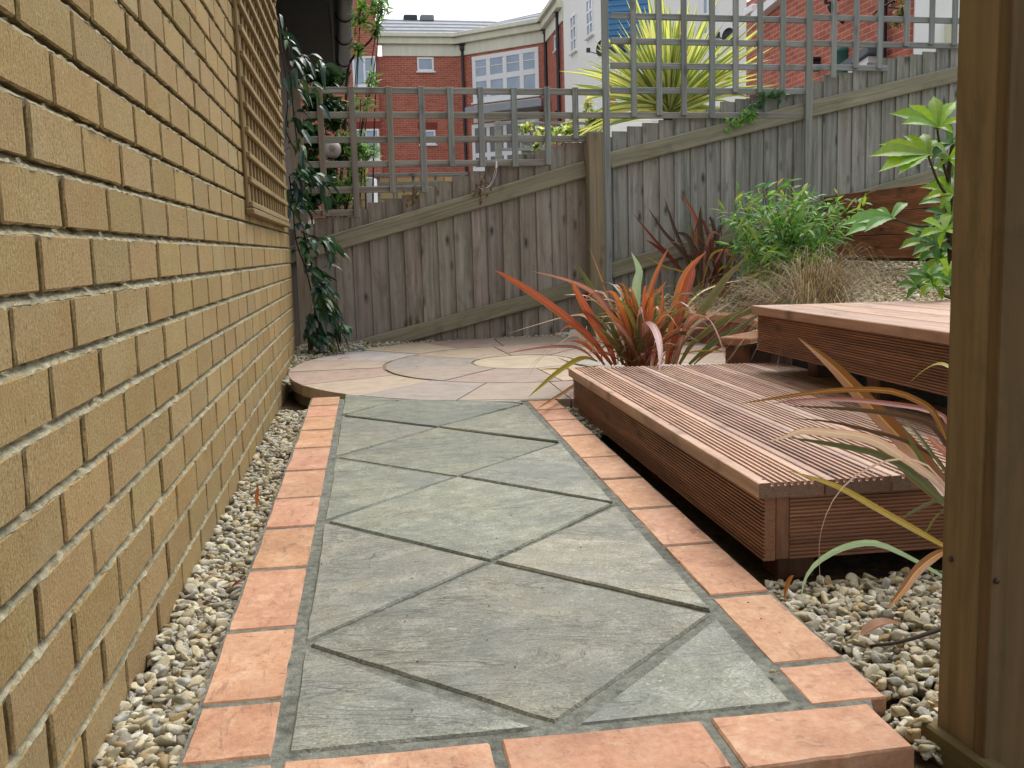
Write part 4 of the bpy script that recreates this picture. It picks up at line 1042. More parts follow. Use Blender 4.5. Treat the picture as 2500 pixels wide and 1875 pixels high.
c2_ = palm(ml, (2004, 334), [(1874, 338, -.5), (1897, 312, .2), (1950, 292, .5), (1994, 288, .7), (2022, 302, .5), (1897, 372, -.8), (1940, 378, -.9)], D0-.05, .12, .40, lime)
c3_ = palm(ml, (1926, 472), [(1817, 486, -.2), (1824, 510, -.5), (1866, 502, -.6), (1890, 452, .4), (1962, 438, .5), (1850, 466, .2)], D0-.1, .12, .40, lambda: pgr())
c4_ = palm(ml, (2056, 310), [(1990, 322, -.3), (2010, 350, -.6), (2100, 330, 0), (2040, 262, .4), (2095, 290, .2)], D0+.05, .1, .42, lambda: dkg())
c5_ = palm(ml, (2058, 420), [(1985, 405, .2), (1995, 432, -.3), (2020, 380, .4), (2100, 400, 0), (2030, 455, -.5)], D0+.08, .1, .4, lime)
for (cx_, cy_) in ((2040, 500), (2020, 530), (2052, 470), (2000, 525), (2035, 560), (2045, 440), (2012, 508), (2056, 380), (2050, 345), (2030, 545)):
    a0 = U(0, 6); palm(ml, (cx_, cy_), [(cx_+62*math.cos(a0+i*1.02), cy_+40*math.sin(a0+i*1.02), jit(.8)) for i in range(6)], D0+U(-.1, .2), .1, .42, random.choice([dkg, dkg, lime]))
for (cx_, cy_) in ((2005, 600), (2045, 615), (1985, 622), (2020, 618), (2050, 590)):
    a0 = U(0, 6); palm(ml, (cx_, cy_), [(cx_+52*math.cos(a0+i*1.02), cy_+34*math.sin(a0+i*1.02), jit(.8)) for i in range(6)], D0-U(.1, .2), .1, .5, random.choice([dkg, dkg, lime]))
SB = at(2062, 645, D0+.1); S1 = at(2050, 480, D0+.1); S2 = at(2048, 390, D0+.1)
tube(ms, [SB, S1, S2, at(2060, 300, D0+.1)], [.014, .011, .008], lin(112, 122, 60), 7)
for C, q in ((c1_, S2), (c2_, S2*.6+S1*.4), (c3_, S1), (c4_, S2), (c5_, S1), (at(2010, 600, D0-.1), SB)):
    tube(ms, [q, (q+C)/2+np.array([0, 0, -.02]), C], [.006, .004], lin(140, 150, 60), 5)
ms.build('stem', M_STEM, fat); ml.build('leaves', M_LEAF, fat)

# ------------------------------------------------------------ climber on the house corner
cb = onplane(668, 765, (0, 1, 0), 5.42)
cli = thing('climber', tuple(cb), 'dark green long-leaved climber trailing down the corner of the brick wall', 'climbing plant')
ms, ml = MB(), MB()
CD = 5.25
def climb(pts, dens, dep=CD, L=(.07, .13)):
    S = catmull([at(u, v, dep+jit(.05)) for u, v in pts], 12*(len(pts)-1)); tube(ms, S, .004, lin(120, 84, 46), 5, n=0)
    for p in S:
        for _ in range(np.random.default_rng(random.randrange(10**6)).poisson(dens*.75)):
            d = np.array([U(-.25, 1.1), U(-1, .3), U(-1.3, .15)])
            d /= np.linalg.norm(d); l = U(*L); a = p+np.array([U(-.01, .05), U(-.06, .03), jit(.03)])
            c = noisy(random.choice([lin(44, 78, 58), lin(36, 66, 52), lin(56, 92, 60), lin(70, 100, 52), lin(38, 70, 60)]), .15)
            blade(ml, [a, a+d*l*.5+np.array([0, 0, .012]), a+d*l+np.array([0, 0, -.02])], U(.028, .042), [c, c, [x*1.5 for x in c], c, c], prof='lobe', n=5, fold=.25, roll=jit(.9))
climb([(665, 765), (690, 700), (675, 640), (660, 580), (640, 520), (632, 440), (625, 380)], 1.3)
climb([(735, 765), (715, 690), (690, 640), (670, 560), (655, 500)], .8)
climb([(660, 730), (668, 690), (700, 660)], 1.4)
climb([(625, 450), (640, 400), (650, 350), (640, 290), (632, 220), (628, 150), (618, 60)], .55)
climb([(640, 330), (618, 280), (622, 210), (612, 130), (600, 40)], .35)
climb([(630, 400), (655, 370), (690, 400), (700, 430)], .7, L=(.06, .11))
climb([(650, 500), (690, 520), (708, 545)], .9, L=(.06, .1))
climb([(622, 160), (650, 120), (690, 150)], .5, L=(.07, .12)); climb([(620, 195), (645, 180), (672, 215)], .5)
ms.build('stem', M_STEM, cli); ml.build('foliage', M_GLOSS, cli)
# ivy sprig on the fence
ivy = thing('ivy', tuple(fpt(1600, 265)), 'small pale green ivy sprig hanging over the grey fence boards', 'climbing plant')
ml, ms = MB(), MB()
sp_ = [(1572, 271), (1600, 262), (1615, 245), (1630, 225), (1655, 210), (1680, 212)]
IP = catmull([fpt(u, v)+np.array([0, -.05, 0]) for u, v in sp_], 26); tube(ms, IP, .0025, lin(90, 80, 50), 4, n=0)
for i, p in enumerate(IP):
    for _ in range(2):
        c = noisy(lin(126, 176, 92) if i < 12 else lin(82, 124, 84), .15); a0 = U(0, 6)
        q = p+np.array([jit(.03), -.012, jit(.025)])
        for k in range(3): leaves(ml, np.array([q]), np.array([[math.cos(a0+k*.9), -.2, math.sin(a0+k*.9)]]), U(.025, .038), .02, np.array([c]))
ms.build('stem', M_STEM, ivy); ml.build('foliage', M_LEAF, ivy)
# small dark plant at the post's foot
for (u, v, dp, n, lab) in ((1455, 612, 5.2, 60, 'low dark green plant left of the dark red flax, at the foot of the fence'), (1625, 600, 5.3, 90, 'low dark green plant under the left side of the bamboo')):
    q = at(u, v, dp); q[2] = bed_h(q[0], q[1])+.02; ml = MB()
    po = q+rng.normal(0, 1, (n*4, 3))*np.array([.04, .025, .01]); n *= 4; dr = rng.normal(0, 1, (n, 3))+np.array([0, 0, .5])
    leaves(ml, po, dr, .05, .028, np.array([noisy(lin(40, 70, 50), .25) for _ in range(n)])); tag(ml.build('ground_plant', M_GLOSS), lab, 'plant')

# ------------------------------------------------------------ buildings beyond the fence
class Fac:
    def __init__(s, u0, d0, u1, d1, v=300):
        a = at(u0, v, d0); b = at(u1, v, d1); a[2] = b[2] = 0
        s.o = a; s.x = (b-a)/np.linalg.norm(b-a); s.n = np.array([s.x[1], -s.x[0], 0]); s.L = np.linalg.norm(b-a)
        s.fr = (s.o, np.array([s.x, -s.n, [0, 0, 1.]]))
    def p(s, u, v):
        X = onplane(u, v, s.n, s.n@s.o); return (X-s.o)@s.x, X[2]
    def r(s, u0, v0, u1, v1):
        a, b, c, d = s.p(u0, v0), s.p(u1, v0), s.p(u0, v1), s.p(u1, v1)
        return (a[0]+c[0])/2, (b[0]+d[0])/2, (c[1]+d[1])/2, (a[1]+b[1])/2
    def box(s, mb, q, dn, df, col=(1, 1, 1), b=.01):     # q = s0,s1,z0,z1 ; from dn in front of the face to df behind it
        cbox(mb, s.fr, (q[0], -dn, q[2]), (q[1], df, q[3]), b, col, along=0, jg=False)
    def bandpoly(s, mb, pts, dn, df, col=(1, 1, 1)):     # pts as (s, z)
        n = len(pts); V = [(a, -dn, b) for a, b in pts]+[(a, df, b) for a, b in pts]
        F = [tuple(range(n)), tuple(range(n, 2*n))[::-1]]+[(i, i+n, (i+1) % n+n, (i+1) % n) for i in range(n)]
        G = [(a, b, 0) for a, b in pts]*2
        mb.add(s.fr[0]+np.array(V)@s.fr[1], F, col, G)
def window(fc, par, q, cols=1, rows=1, dark=False, fw=.07, bars=(), dn=.04, sill=True):
    s0, s1, z0, z1 = q
    mb = MB(); fc.box(mb, (s0, s1, z1-fw, z1), dn, .05); fc.box(mb, (s0, s1, z0, z0+fw), dn, .05)
    for i in range(cols+1):
        w_ = fw if i in (0, cols) else fw*1.1; c = s0+(s1-s0)*i/cols; a = s0 if i == 0 else (s1-w_ if i == cols else c-w_/2)
        fc.box(mb, (a, a+w_, z0+fw, z1-fw), dn-.002, .048)
    for j in range(1, rows):
        c = z0+(z1-z0)*j/rows; fc.box(mb, (s0+fw, s1-fw, c-fw*.6, c+fw*.6), dn-.004, .046)
    for (a, b, z) in bars: fc.box(mb, (s0+(s1-s0)*a+.02, s0+(s1-s0)*b-.02, z0+(z1-z0)*z-.018, z0+(z1-z0)*z+.018), dn-.012, .02)
    if sill: fc.box(mb, (s0-.05, s1+.05, z0-.06, z0-.002), dn+.05, .04)
    o = mb.build('window', M_UPVC, par)
    mb = MB(); fc.box(mb, (s0+.01, s1-.01, z0+.01, z1-.01), dn-.03, .03); g = mb.build('pane', M_GLD if dark else M_GL, par); g.parent = o
    return o
def downpipe(fc, par, u, v0, v1, hop=True, r=.05, ztop=None, zb=-.2):
    s, z1 = fc.p(u, v0); P = fc.o+fc.x*s+fc.n*.09
    mb = MB(); tube(mb, [P+np.array([0, 0, zb]), P+np.array([0, 0, (z1+zb)/2]), P+np.array([0, 0, z1])], r, (1, 1, 1), 8)
    if hop: cbox(mb, (P, fc.fr[1]), (-.13, -.1, z1-.12), (.13, .08, z1+.2), .03); cbox(mb, (P, fc.fr[1]), (-.08, -.08, z1-.3), (.08, .07, z1-.119), .03)
    return mb.build('downpipe', M_BLACK, par)
apt = thing('apartment_building', tuple(at(1000, 400, 36)*np.array([1, 1, 0])), 'red brick apartment block with cream cornice and grey tiled roof beyond the garden', 'building')
fa0 = Fac(560, 35.3, 822, 35.6); fa = Fac(822, 36.0, 993, 36.5); fb = Fac(993, 36.5, 1185, 34.5); fc_ = Fac(1185, 34.5, 1223, 31.4)
wA = MB()
def wallface(fc, mb, s0, s1, z1, z0=-.2, col=(1, 1, 1), th=.3): fc.bandpoly(mb, [(s0, z0), (s1, z0), (s1, z1), (s0, z1)], 0, th, col)
zA = fa.p(900, 74)[1]; zAb = fa.p(900, 122)[1]
wallface(fa0, wA, 0, fa0.L, fa0.p(800, -60)[1]); wallface(fa, wA, -.2, fa.L+.05, zAb); wallface(fb, wA, 0, fb.L, zAb); wallface(fc_, wA, 0, fc_.L, fc_.p(1200, 60)[1])
wA.build('brick_walls', M_FB, apt)
M_SOLD = m_plain('soldier course brick', lin(132, 62, 50), .85)
for (fc, u0, u1, v0, v1) in ((fa0, 745, 822, 262, 278), (fa, 902, 945, 264, 280)): mb = MB(); fc.box(mb, fc.r(u0, v0, u1, v1), .012, .02); mb.build('lintel', M_SOLD, apt)
mb = MB()
zc1 = fa.p(900, 83)[1]; zc2 = fa.p(900, 97)[1]
for fc, s0, s1 in ((fa, -.15, fa.L+.1), (fb, -.1, fb.L+.1), (fc_, -.1, fc_.L)):
    k = 0 if fc is not fc_ else 0
    fc.box(mb, (s0+.35 if fc is fa else s0, s1, zAb, zc2), .06, .2); fc.box(mb, (s0, s1, zc2+.002, zc1), .22, .2, (.97, .97, .93)); fc.box(mb, (s0, s1, zc1+.002, zA), .34, .2)
mb.build('cornice', M_CREAM, apt)
mb = MB()
def roofplane(pts):           # pts (u, v, dep)
    P = [at(*p) for p in pts]; n = len(P); mb.add(P+[p-np.array([0, 0, .15]) for p in P], [tuple(range(n)), tuple(range(n, 2*n))[::-1]]+[(i, (i+1) % n, (i+1) % n+n, i+n) for i in range(n)], (1, 1, 1), [((p-P[0])@fa.x, (p-P[0])[2]*2.2, 0) for p in P]*2)
roofplane([(812, 74, 35.8), (1000, 75, 36.3), (1078, 46, 41), (1040, 44, 41), (826, 41, 40)])
roofplane([(1000, 75, 36.3), (1184, 43, 34.3), (1195, 20, 38), (1078, 46, 41)])
for (u, w_) in ((885, 22), (921, 18)):
    A_ = at(u, 42, 40.2); cbox(mb, (A_, fa.fr[1]), (-.25, -.2, -.1), (.3, .2, .16), .04)
t = NT('grey pantiles'); g = t.att('gc'); wv = t.n('ShaderNodeTexWave'); wv.bands_direction = 'Y'; wv.inputs['Scale'].default_value = .42; wv.inputs['Distortion'].default_value = .3; t.l(g, wv.inputs[0])
M_TILE = t.fin(t.mix(1, t.ramp(wv.outputs['Fac'], [(.2, lin(70, 76, 88)), (.35, lin(118, 124, 134)), (.8, lin(150, 154, 160))]), t.ramp(t.noise(g, 3, 4, .7), [(.3, .8), (.7, 1.15)]), 'MULTIPLY'), .8, t.bump(wv.outputs['Fac'], .5, .05), .3)
mb.build('roof', M_TILE, apt)
window(fa0, apt, fa0.r(762, 122, 813, 187), 2, 1, bars=[(.55, .98, .5)]); window(fa0, apt, fa0.r(762, 279, 820, 347), 2, 1, bars=[(.55, .98, .6)])
window(fa, apt, fa.r(901, 124, 937, 154)); window(fa, apt, fa.r(907, 281, 941, 312))
q = fb.r(1021, 112, 1165, 214); window(fb, apt, q, 4, 2, fw=.16, bars=[(i/4+.03, (i+1)/4-.03, .75) for i in range(4)])
q2 = fb.r(1021, 262, 1167, 365); window(fb, apt, q2, 4, 3, dark=True, fw=.14)
mb = MB(); fb.box(mb, (q[0], q[1], q2[3]+.05, q[2]-.1), .04, .05); mb.build('cream_panel', M_CREAM, apt)
mb = MB(); a = fb.p(1060, 244); b = fb.p(1182, 228); X0 = fb.o+fb.x*a[0]+fb.n*.05; X1 = fb.o+fb.x*b[0]+fb.n*.9
zc = (a[1]+b[1])/2; fb.box(mb, (a[0]-.5, b[0]+.3, zc-.12, zc+.14), .9, 0); mb.build('canopy', m_plain('zinc canopy', lin(150, 156, 162), .5), apt)
window(fc_, apt, fc_.r(1199, 74, 1207, 108), 1, 1)
downpipe(fb, apt, 1001, 92, 0); downpipe(fb, apt, 1180, 55, 0, r=.06); downpipe(fc_, apt, 1209, 15, 0, r=.06)
mb = MB(); s, z = fc_.p(1204, 247); fc_.box(mb, (s-.06, s+.06, z-.12, z+.12), .08, 0); mb.build('wall_vent', M_BLACK, apt)

wh = thing('white_building', tuple(at(1350, 400, 24)*np.array([1, 1, 0])), 'white rendered building with blue weatherboard panel beyond the fence', 'building')
fd = Fac(1222, 31.3, 1314, 26.6); fe = Fac(1314, 26.6, 1407, 26.4); ff = Fac(1407, 23.2, 1612, 22.6)
mb = MB(); wallface(fd, mb, 0, fd.L, fd.p(1260, -90)[1]); wallface(fe, mb, 0, fe.L, fe.p(1360, 112)[1]); wallface(ff, mb, 0, ff.L, ff.p(1500, -90)[1])
mb.build('rendered_wall', M_WHITE, wh)
def wood_boards(col): 
    t = NT('painted weatherboard'); g = t.att('gc'); return t.fin(t.mix(1, col, t.ramp(t.noise(t.mapping(g, (.6, 6, 6)), 2, 4, .6), [(.3, .85), (.7, 1.1)]), 'MULTIPLY'), .6, None, .4)
mb = MB(); z0 = fe.p(1360, 113)[1]; zt_ = fe.p(1360, -90)[1]; z = z0
while z < zt_:
    V = [(0, -.03, z), (fe.L, -.03, z), (fe.L, -.0, z+.165), (0, -.0, z+.165), (0, .02, z), (fe.L, .02, z)]
    mb.add(fe.fr[0]+np.array(V)@fe.fr[1], [(0, 1, 2, 3), (0, 4, 5, 1)], (1, 1, 1), V); z += .15
mb.build('blue_weatherboard', wood_boards(lin(72, 124, 170)), wh)
window(fd, wh, fd.r(1234, 32, 1246, 112), 2, 3, fw=.06); window(fd, wh, fd.r(1268, -30, 1282, 78), 2, 4, fw=.06); window(fd, wh, fd.r(1231, 250, 1241, 300), 1, 1, fw=.06)
window(ff, wh, ff.r(1512, -60, 1551, 80), 2, 3, fw=.09); window(ff, wh, ff.r(1526, 88, 1560, 128), 2, 1, dark=True, fw=.07)
window(fe, wh, fe.r(1334, 150, 1357, 212), 2, 3, fw=.05)
mb = MB(); q = fe.r(1317, 160, 1333, 235); fe.box(mb, q, .05, .05); mb.build('brick_pier', m_plain('orange brick pier', lin(176, 120, 76), .85), wh)
# porch roof under the blue panel
mb = MB(); a = fe.p(1316, 108); b = fe.p(1362, 130)
z1 = fe.p(1340, 92)[1]; z2 = fe.p(1340, 122)[1]; V = [(-.1, 0, z1), (1.0, 0, z1+.2), (1.0, -1.2, z2+.25), (-.1, -1.2, z2-.05)]
V += [(v[0], v[1], v[2]-.14) for v in V]; mb.add(fe.fr[0]+np.array(V)@fe.fr[1], [(0, 1, 2, 3), (7, 6, 5, 4), (0, 3, 7, 4), (3, 2, 6, 7), (2, 1, 5, 6)], (1, 1, 1))
mb.build('porch_roof', m_plain('dark porch roof', lin(66, 66, 74), .7, .3), wh)
def dish(u, v, dep, facing, label, r=.28):
    P = at(u, v, dep); t = thing('satellite_dish', tuple(P), label, 'satellite dish')
    f = np.array(facing, float); f /= np.linalg.norm(f); a = np.cross(f, (0, 0, 1)); a /= np.linalg.norm(a); b = np.cross(a, f)
    mb = MB(); V = [P-f*.05]; k = 20
    for j in range(1, 5):
        for i in range(k):
            th = 2*PI*i/k; rr = r*j/4; V.append(P-f*.05*(1-(j/4)**2)+a*rr*math.cos(th)*.9+b*rr*math.sin(th))
    V2 = [v_-f*.015 for v_ in V]; n = len(V)
    F = [(0, 1+i, 1+(i+1) % k) for i in range(k)]+[(1+(j-1)*k+i, 1+j*k+i, 1+j*k+(i+1) % k, 1+(j-1)*k+(i+1) % k) for j in range(1, 4) for i in range(k)]
    mb.add(V+V2, F+[tuple(q+n for q in f_) for f_ in F]+[(1+3*k+i, 1+3*k+(i+1) % k, n+1+3*k+(i+1) % k, n+1+3*k+i) for i in range(k)], smooth=True); mb.build('reflector', M_BLACK, t)
    mb = MB(); h = P+f*.42-np.array([0, 0, .16]); tube(mb, [P-np.array([0, 0, r*.8]), h], .012, k=5, n=1); cbox(mb, (h, WORLD[1]), (-.05, -.04, -.03), (.05, .04, .09), .01); mb.build('receiver_arm', M_BLACK, t)
    mb = MB(); tube(mb, [P-f*.05, P-f*.25-np.array([0, 0, .1])], .02, k=6, n=1); mb.build('bracket', M_BLACK, t)
    return t
dish(1297, 104, 26.8, (-.95, -.45, .1), 'dark satellite dish on the white wall left of the tall trellis upright', .21)
dish(1572, 76, 22.2, (-.8, -.6, .2), 'dark satellite dish on the white wall beside the variegated plant top', .17)

# red brick gable house
rh = thing('brick_house', tuple(at(1780, 300, 14)*np.array([1, 1, 0])), 'red brick gable wall seen through the right hand trellis', 'building')
X0 = at(1612, 100, 16.2); XX = X0[0]
class FX(Fac):
    def __init__(s, a, b):
        s.o = np.array([a[0], a[1], 0.]); d = np.array([b[0]-a[0], b[1]-a[1], 0]); s.L = np.linalg.norm(d); s.x = d/s.L; s.n = np.array([s.x[1], -s.x[0], 0]); s.fr = (s.o, np.array([s.x, -s.n, [0, 0, 1.]]))
X1 = at(1960, 100, 11.4)
fg = FX(X0, X1)
mb = MB(); wallface(fg, mb, 0, fg.L, fg.p(1800, -120)[1]); mb.build('gable_wall', M_FB, rh)
mb = MB(); a = fg.p(1640, 30); b = fg.p(1700, -20)
fg.bandpoly(mb, [a, (a[0]+.01, a[1]-.12), (b[0], b[1]-.12), (b[0], b[1])], .14, .1); q = fg.r(1622, 14, 1640, 30); fg.box(mb, q, .12, .1); mb.build('verge_board', M_UPVC, rh)
mb = MB(); q = fg.r(1908, -60, 1912, 180); fg.box(mb, (q[0], q[1], -.2, q[3]), .05, .02); mb.build('white_trim', M_UPVC, rh)
downpipe(fg, rh, 1925, -100, 0, hop=False, r=.055)
mb = MB(); P_ = fg.o+fg.x*fg.p(1865, 4)[0]; zz = fg.p(1865, 4)[1]; P_ = P_+np.array([0, 0, zz])
A1 = fg.o+fg.x*fg.p(1832, 5)[0]+np.array([0, 0, fg.p(1832, 5)[1]]); 
tube(mb, [A1+fg.n*.02+np.array([0, 0, .1]), A1+fg.n*.25+np.array([0, 0, -.05]), A1+fg.n*.05-np.array([0, 0, .25])], .03, k=6); tube(mb, [A1+fg.n*.2, P_+fg.n*.5, P_+fg.n*.55+fg.x*.35+np.array([0, 0, .1])], .022, k=6); mb.build('aerial_bracket', M_BLACK, rh)
mb = MB(); s, z = fg.p(1769, 134); fg.box(mb, (s-.05, s+.05, z-.12, z+.02), .12, 0); fg.box(mb, (s-.07, s+.07, z+.021, z+.06), .14, 0); mb.build('vent_cap', M_BLACK, rh)
# lean-to porch on the gable
mb = MB(); a = fg.p(1853, 140); b = fg.p(1899, 110); z0 = a[1]; V = []
fg.bandpoly(mb, [(a[0], z0-.3), (b[0], z0-.3), (b[0], b[1]-.06), (a[0]+.02, z0-.06)], .14, -.02); mb.build('lean_to', M_WHITE, rh)
mb = MB(); fg.bandpoly(mb, [(a[0]-.08, z0-.06), (b[0]+.1, b[1]-.04), (b[0]+.1, b[1]+.05), (a[0]-.08, z0+.03)], .2, -.02); mb.build('lean_to_roof', M_ROOF, rh)
# white house at the far right
w2 = thing('white_house', tuple(at(2000, 300, 13)*np.array([1, 1, 0])), 'blank white rendered wall at the right behind the highest part of the fence', 'building')
fh = Fac(1961, 11.45, 2400, 11.0); mb = MB(); wallface(fh, mb, 0.05, fh.L, fh.p(2000, -120)[1]); mb.build('rendered_wall', M_WHITE, w2)
mb = MB(); q = fh.r(2040, 48, 2058, 110); fh.box(mb, q, .12, .0, (.86, .84, .74)); mb.build('recess_return', M_CREAM, w2)
# green water butt
P_ = at(1821, 120, 12.9); zt_ = at(1821, 104, 12.9)[2]; wb = thing('water_butt', (P_[0], P_[1], 0), 'teal green water butt against the red brick gable', 'water butt')
mb = MB(); V = []; k = 20; prof = [(.08, -.2), (.10, zt_-.6), (.115, zt_-.3), (.11, zt_-.06), (.118, zt_-.055), (.118, zt_-.02), (.09, zt_)]
for r, z in prof: V += [(P_[0]+r*math.cos(2*PI*i/k), P_[1]+r*math.sin(2*PI*i/k), z) for i in range(k)]
mb.add(V, [(j*k+i, j*k+(i+1) % k, (j+1)*k+(i+1) % k, (j+1)*k+i) for j in range(len(prof)-1) for i in range(k)]+[tuple((len(prof)-1)*k+i for i in range(k))], smooth=True)
mb.build('tank', m_plain('teal plastic', lin(44, 92, 84), .5), wb)

# beige wall and low white wall behind the first fence bay
bw_ = thing('garden_wall', tuple(at(880, 400, 9)*np.array([1, 1, 0])), 'pale buff brick garden wall glimpsed under the low trellis', 'wall')
fw_ = Fac(700, 9.3, 1290, 9.6, 400); t = NT('buff brick far'); g = t.att('gc'); bk = t.n('ShaderNodeTexBrick'); t.l(g, bk.inputs['Vector'])
for k_, v_ in (('Scale', 1.0), ('Mortar Size', .008), ('Brick Width', .225), ('Row Height', .075)): bk.inputs[k_].default_value = v_
bk.inputs['Color1'].default_value = (*lin(206, 184, 136), 1); bk.inputs['Color2'].default_value = (*lin(190, 166, 118), 1); bk.inputs['Mortar'].default_value = (*lin(150, 136, 108), 1)
M_BUFF = t.fin(bk.outputs[0], .9, None, .2)
mb = MB(); wallface(fw_, mb, 0, fw_.L*.62, fw_.p(880, 384)[1]); mb.build('wall_face', M_BUFF, bw_)
nt_ = thing('trellis', tuple(at(900, 400, 8.6)*np.array([1, 1, 0])), "neighbour's small grey trellis in front of the pale buff wall", 'trellis')
fn_ = Fac(790, 8.6, 1010, 8.7, 400)
for (v) in (377, 399):
    q = fn_.r(795, v-3.5, 1010, v+3.5); mb = MB(); fn_.box(mb, q, .01, .01, (1, 1.02, 1.05), .002); mb.build('rail', MW_GREY, nt_)
for u in (818, 850, 893, 941, 985):
    q = fn_.r(u-3, 372, u+3, 412); mb = MB(); fn_.box(mb, (q[0], q[1], -.1, q[3]), -.012, .03, (1, 1, 1), .002); mb.build('upright', MW_GREY, nt_)
wg = thing('white_cabinet', tuple(at(800, 420, 7.6)*np.array([1, 1, 0])), 'white box standing behind the left end of the fence', 'cabinet')
f5 = Fac(790, 7.6, 807, 7.6, 420); mb = MB(); q = f5.r(791, 383, 806, 440); f5.box(mb, (q[0], q[1], 0, q[3]), 0, .25, b=.004); mb.build('cabinet_body', M_UPVC, wg)
# second fence and trellis further back
sf = thing('trellis', tuple(at(1150, 300, 11)*np.array([1, 1, 0])), 'distant grey trellis fence seen over the low trellis, in front of the dark windows', 'trellis')
f6 = Fac(1070, 11, 1320, 11.3, 300)
for v in (266, 294, 322, 346):
    q = f6.r(1082, v-3, 1310, v+3); mb = MB(); f6.box(mb, q, .0, .02, (1.02, 1.05, 1.02), .002); mb.build('rail', MW_GREY, sf)
for u in [1110+20*i for i in range(10)]:
    q = f6.r(u-3, 262, u+3, 352); mb = MB(); f6.box(mb, (q[0], q[1], q[2], q[3]), -.021, .035, (.9, .92, .9), .002); mb.build('upright', MW_GREY, sf)
q = f6.r(1071, 262, 1083, 360); mb = MB(); f6.box(mb, (q[0], q[1], -.1, q[3]), .03, .05, (1.05, 1.05, .98), .004); mb.build('post', MW_GREY, sf)
q = f6.r(1134, 315, 1330, 400); mb = MB(); 
for i in range(22):
    a = q[0]+(q[1]-q[0])*i/22; f6.box(mb, (a, a+(q[1]-q[0])/22-.004, -.1, q[3]+jit(.01)), -.03, .055, mulc((1.0, 1.02, .92), tint(.12)), .003)
mb.build('board_panel', MW_OLD, sf)

# neighbour's dark eave and gutter at the upper left
ev = thing('garage', (0, 8, 0), 'dark eave with black half-round gutter of the neighbouring building at the upper left', 'building')
GZ = 2.34
def gx(y): return .40-.0172*(y-7.04)
mb = MB(); V = []; G = []; k = 10; ya, yb = 6.3, 10.4; nn_ = 8
for j in range(nn_+1):
    y = ya+(yb-ya)*j/nn_; xcen = gx(y)-.062
    for i in range(k+1): 
        th = PI+PI*i/k; V.append((xcen+.062*math.cos(th), y, GZ+.062*math.sin(th)+.01))
mb.add(V, [(j*(k+1)+i, j*(k+1)+i+1, (j+1)*(k+1)+i+1, (j+1)*(k+1)+i) for j in range(nn_) for i in range(k)], smooth=True)
mb.build('gutter', m_plain('dark grey gutter', lin(78, 78, 88), .4, .15), ev)
for y in (6.9, 7.55, 8.35, 9.3):
    mb = MB(); P_ = [(gx(y)-.062+.066*math.cos(PI+PI*i/8), y, GZ+.066*math.sin(PI+PI*i/8)+.01) for i in range(9)]; tube(mb, P_, .006, k=5, n=0); mb.build('gutter_union', M_BLACK, ev)
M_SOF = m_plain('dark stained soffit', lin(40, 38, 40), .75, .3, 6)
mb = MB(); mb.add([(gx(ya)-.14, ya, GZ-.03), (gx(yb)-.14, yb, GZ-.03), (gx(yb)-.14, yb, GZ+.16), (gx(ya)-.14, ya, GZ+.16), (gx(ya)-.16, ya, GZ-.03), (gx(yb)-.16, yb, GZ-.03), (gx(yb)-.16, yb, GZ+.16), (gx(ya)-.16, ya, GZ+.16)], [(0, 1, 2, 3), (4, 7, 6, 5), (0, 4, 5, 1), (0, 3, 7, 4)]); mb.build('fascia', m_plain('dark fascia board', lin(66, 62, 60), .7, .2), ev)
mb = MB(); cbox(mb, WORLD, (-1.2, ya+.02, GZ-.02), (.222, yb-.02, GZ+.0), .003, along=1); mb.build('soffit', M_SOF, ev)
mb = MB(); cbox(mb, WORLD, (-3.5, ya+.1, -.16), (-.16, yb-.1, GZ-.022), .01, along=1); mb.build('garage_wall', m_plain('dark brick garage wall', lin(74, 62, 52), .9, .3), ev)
mb = MB(); mb.add([(gx(ya)-.03, ya, GZ+.06), (gx(yb)-.03, yb, GZ+.06), (-3, yb, GZ+1.4), (-3, ya, GZ+1.4), (gx(ya)-.03, ya, GZ+.11), (gx(yb)-.03, yb, GZ+.11), (-3, yb, GZ+1.46), (-3, ya, GZ+1.46)], [(3, 2, 1, 0), (4, 5, 6, 7), (0, 1, 5, 4), (0, 4, 7, 3), (1, 2, 6, 5)]); mb.build('roof', M_ROOF, ev)

# ------------------------------------------------------------ planting beyond the fence
def cloud(name, label, cat, blobs, n, L, W, cols, base, trunk=True, mat=None, dr=.35):
    t = thing(name, base, label, cat); ml, ms = MB(), MB(); P = []; 
    tot = sum(b[5] for b in blobs)
    for (u, v, dp, ru, rv, w_) in blobs:
        k = int(n*w_/tot); C = at(u, v, dp); su = ru*dp/2142; sv = rv*dp/2142
        q = rng.normal(0, 1, (k, 3)); q /= np.linalg.norm(q, axis=1)[:, None]; q *= (rng.uniform(0, 1, (k, 1))**.45)
        # clump it
        cc = rng.normal(0, 1, (max(3, k//14), 3)); cc /= np.linalg.norm(cc, axis=1)[:, None]; cc *= rng.uniform(.3, 1, (len(cc), 1))
        q = q*.45+cc[rng.integers(0, len(cc), k)]*.62
        P.append(C+q*np.array([su, su*.8, sv]))
        if trunk:
            B_ = np.array([base[0]+jit(.1), base[1]+jit(.1), base[2]]); tube(ms, [B_, (B_+C)/2+np.array([jit(.1), jit(.1), 0]), C+np.array([0, 0, sv*.5])], [.009, .006, .003], lin(120, 92, 64), 5)
    P = np.concatenate(P); k = len(P); D_ = rng.normal(0, 1, (k, 3))+np.array([0, -.2, dr])
    C_ = np.array([noisy(random.choice(cols), .18) for _ in range(k)])
    leaves(ml, P, D_, rng.uniform(L*.7, L*1.3, k), rng.uniform(W*.7, W*1.2, k), C_)
    if trunk: ms.build('stems', M_STEM, t)
    ml.build('foliage', mat or M_LEAF, t)
    return t
X = at(690, 450, 7.0)
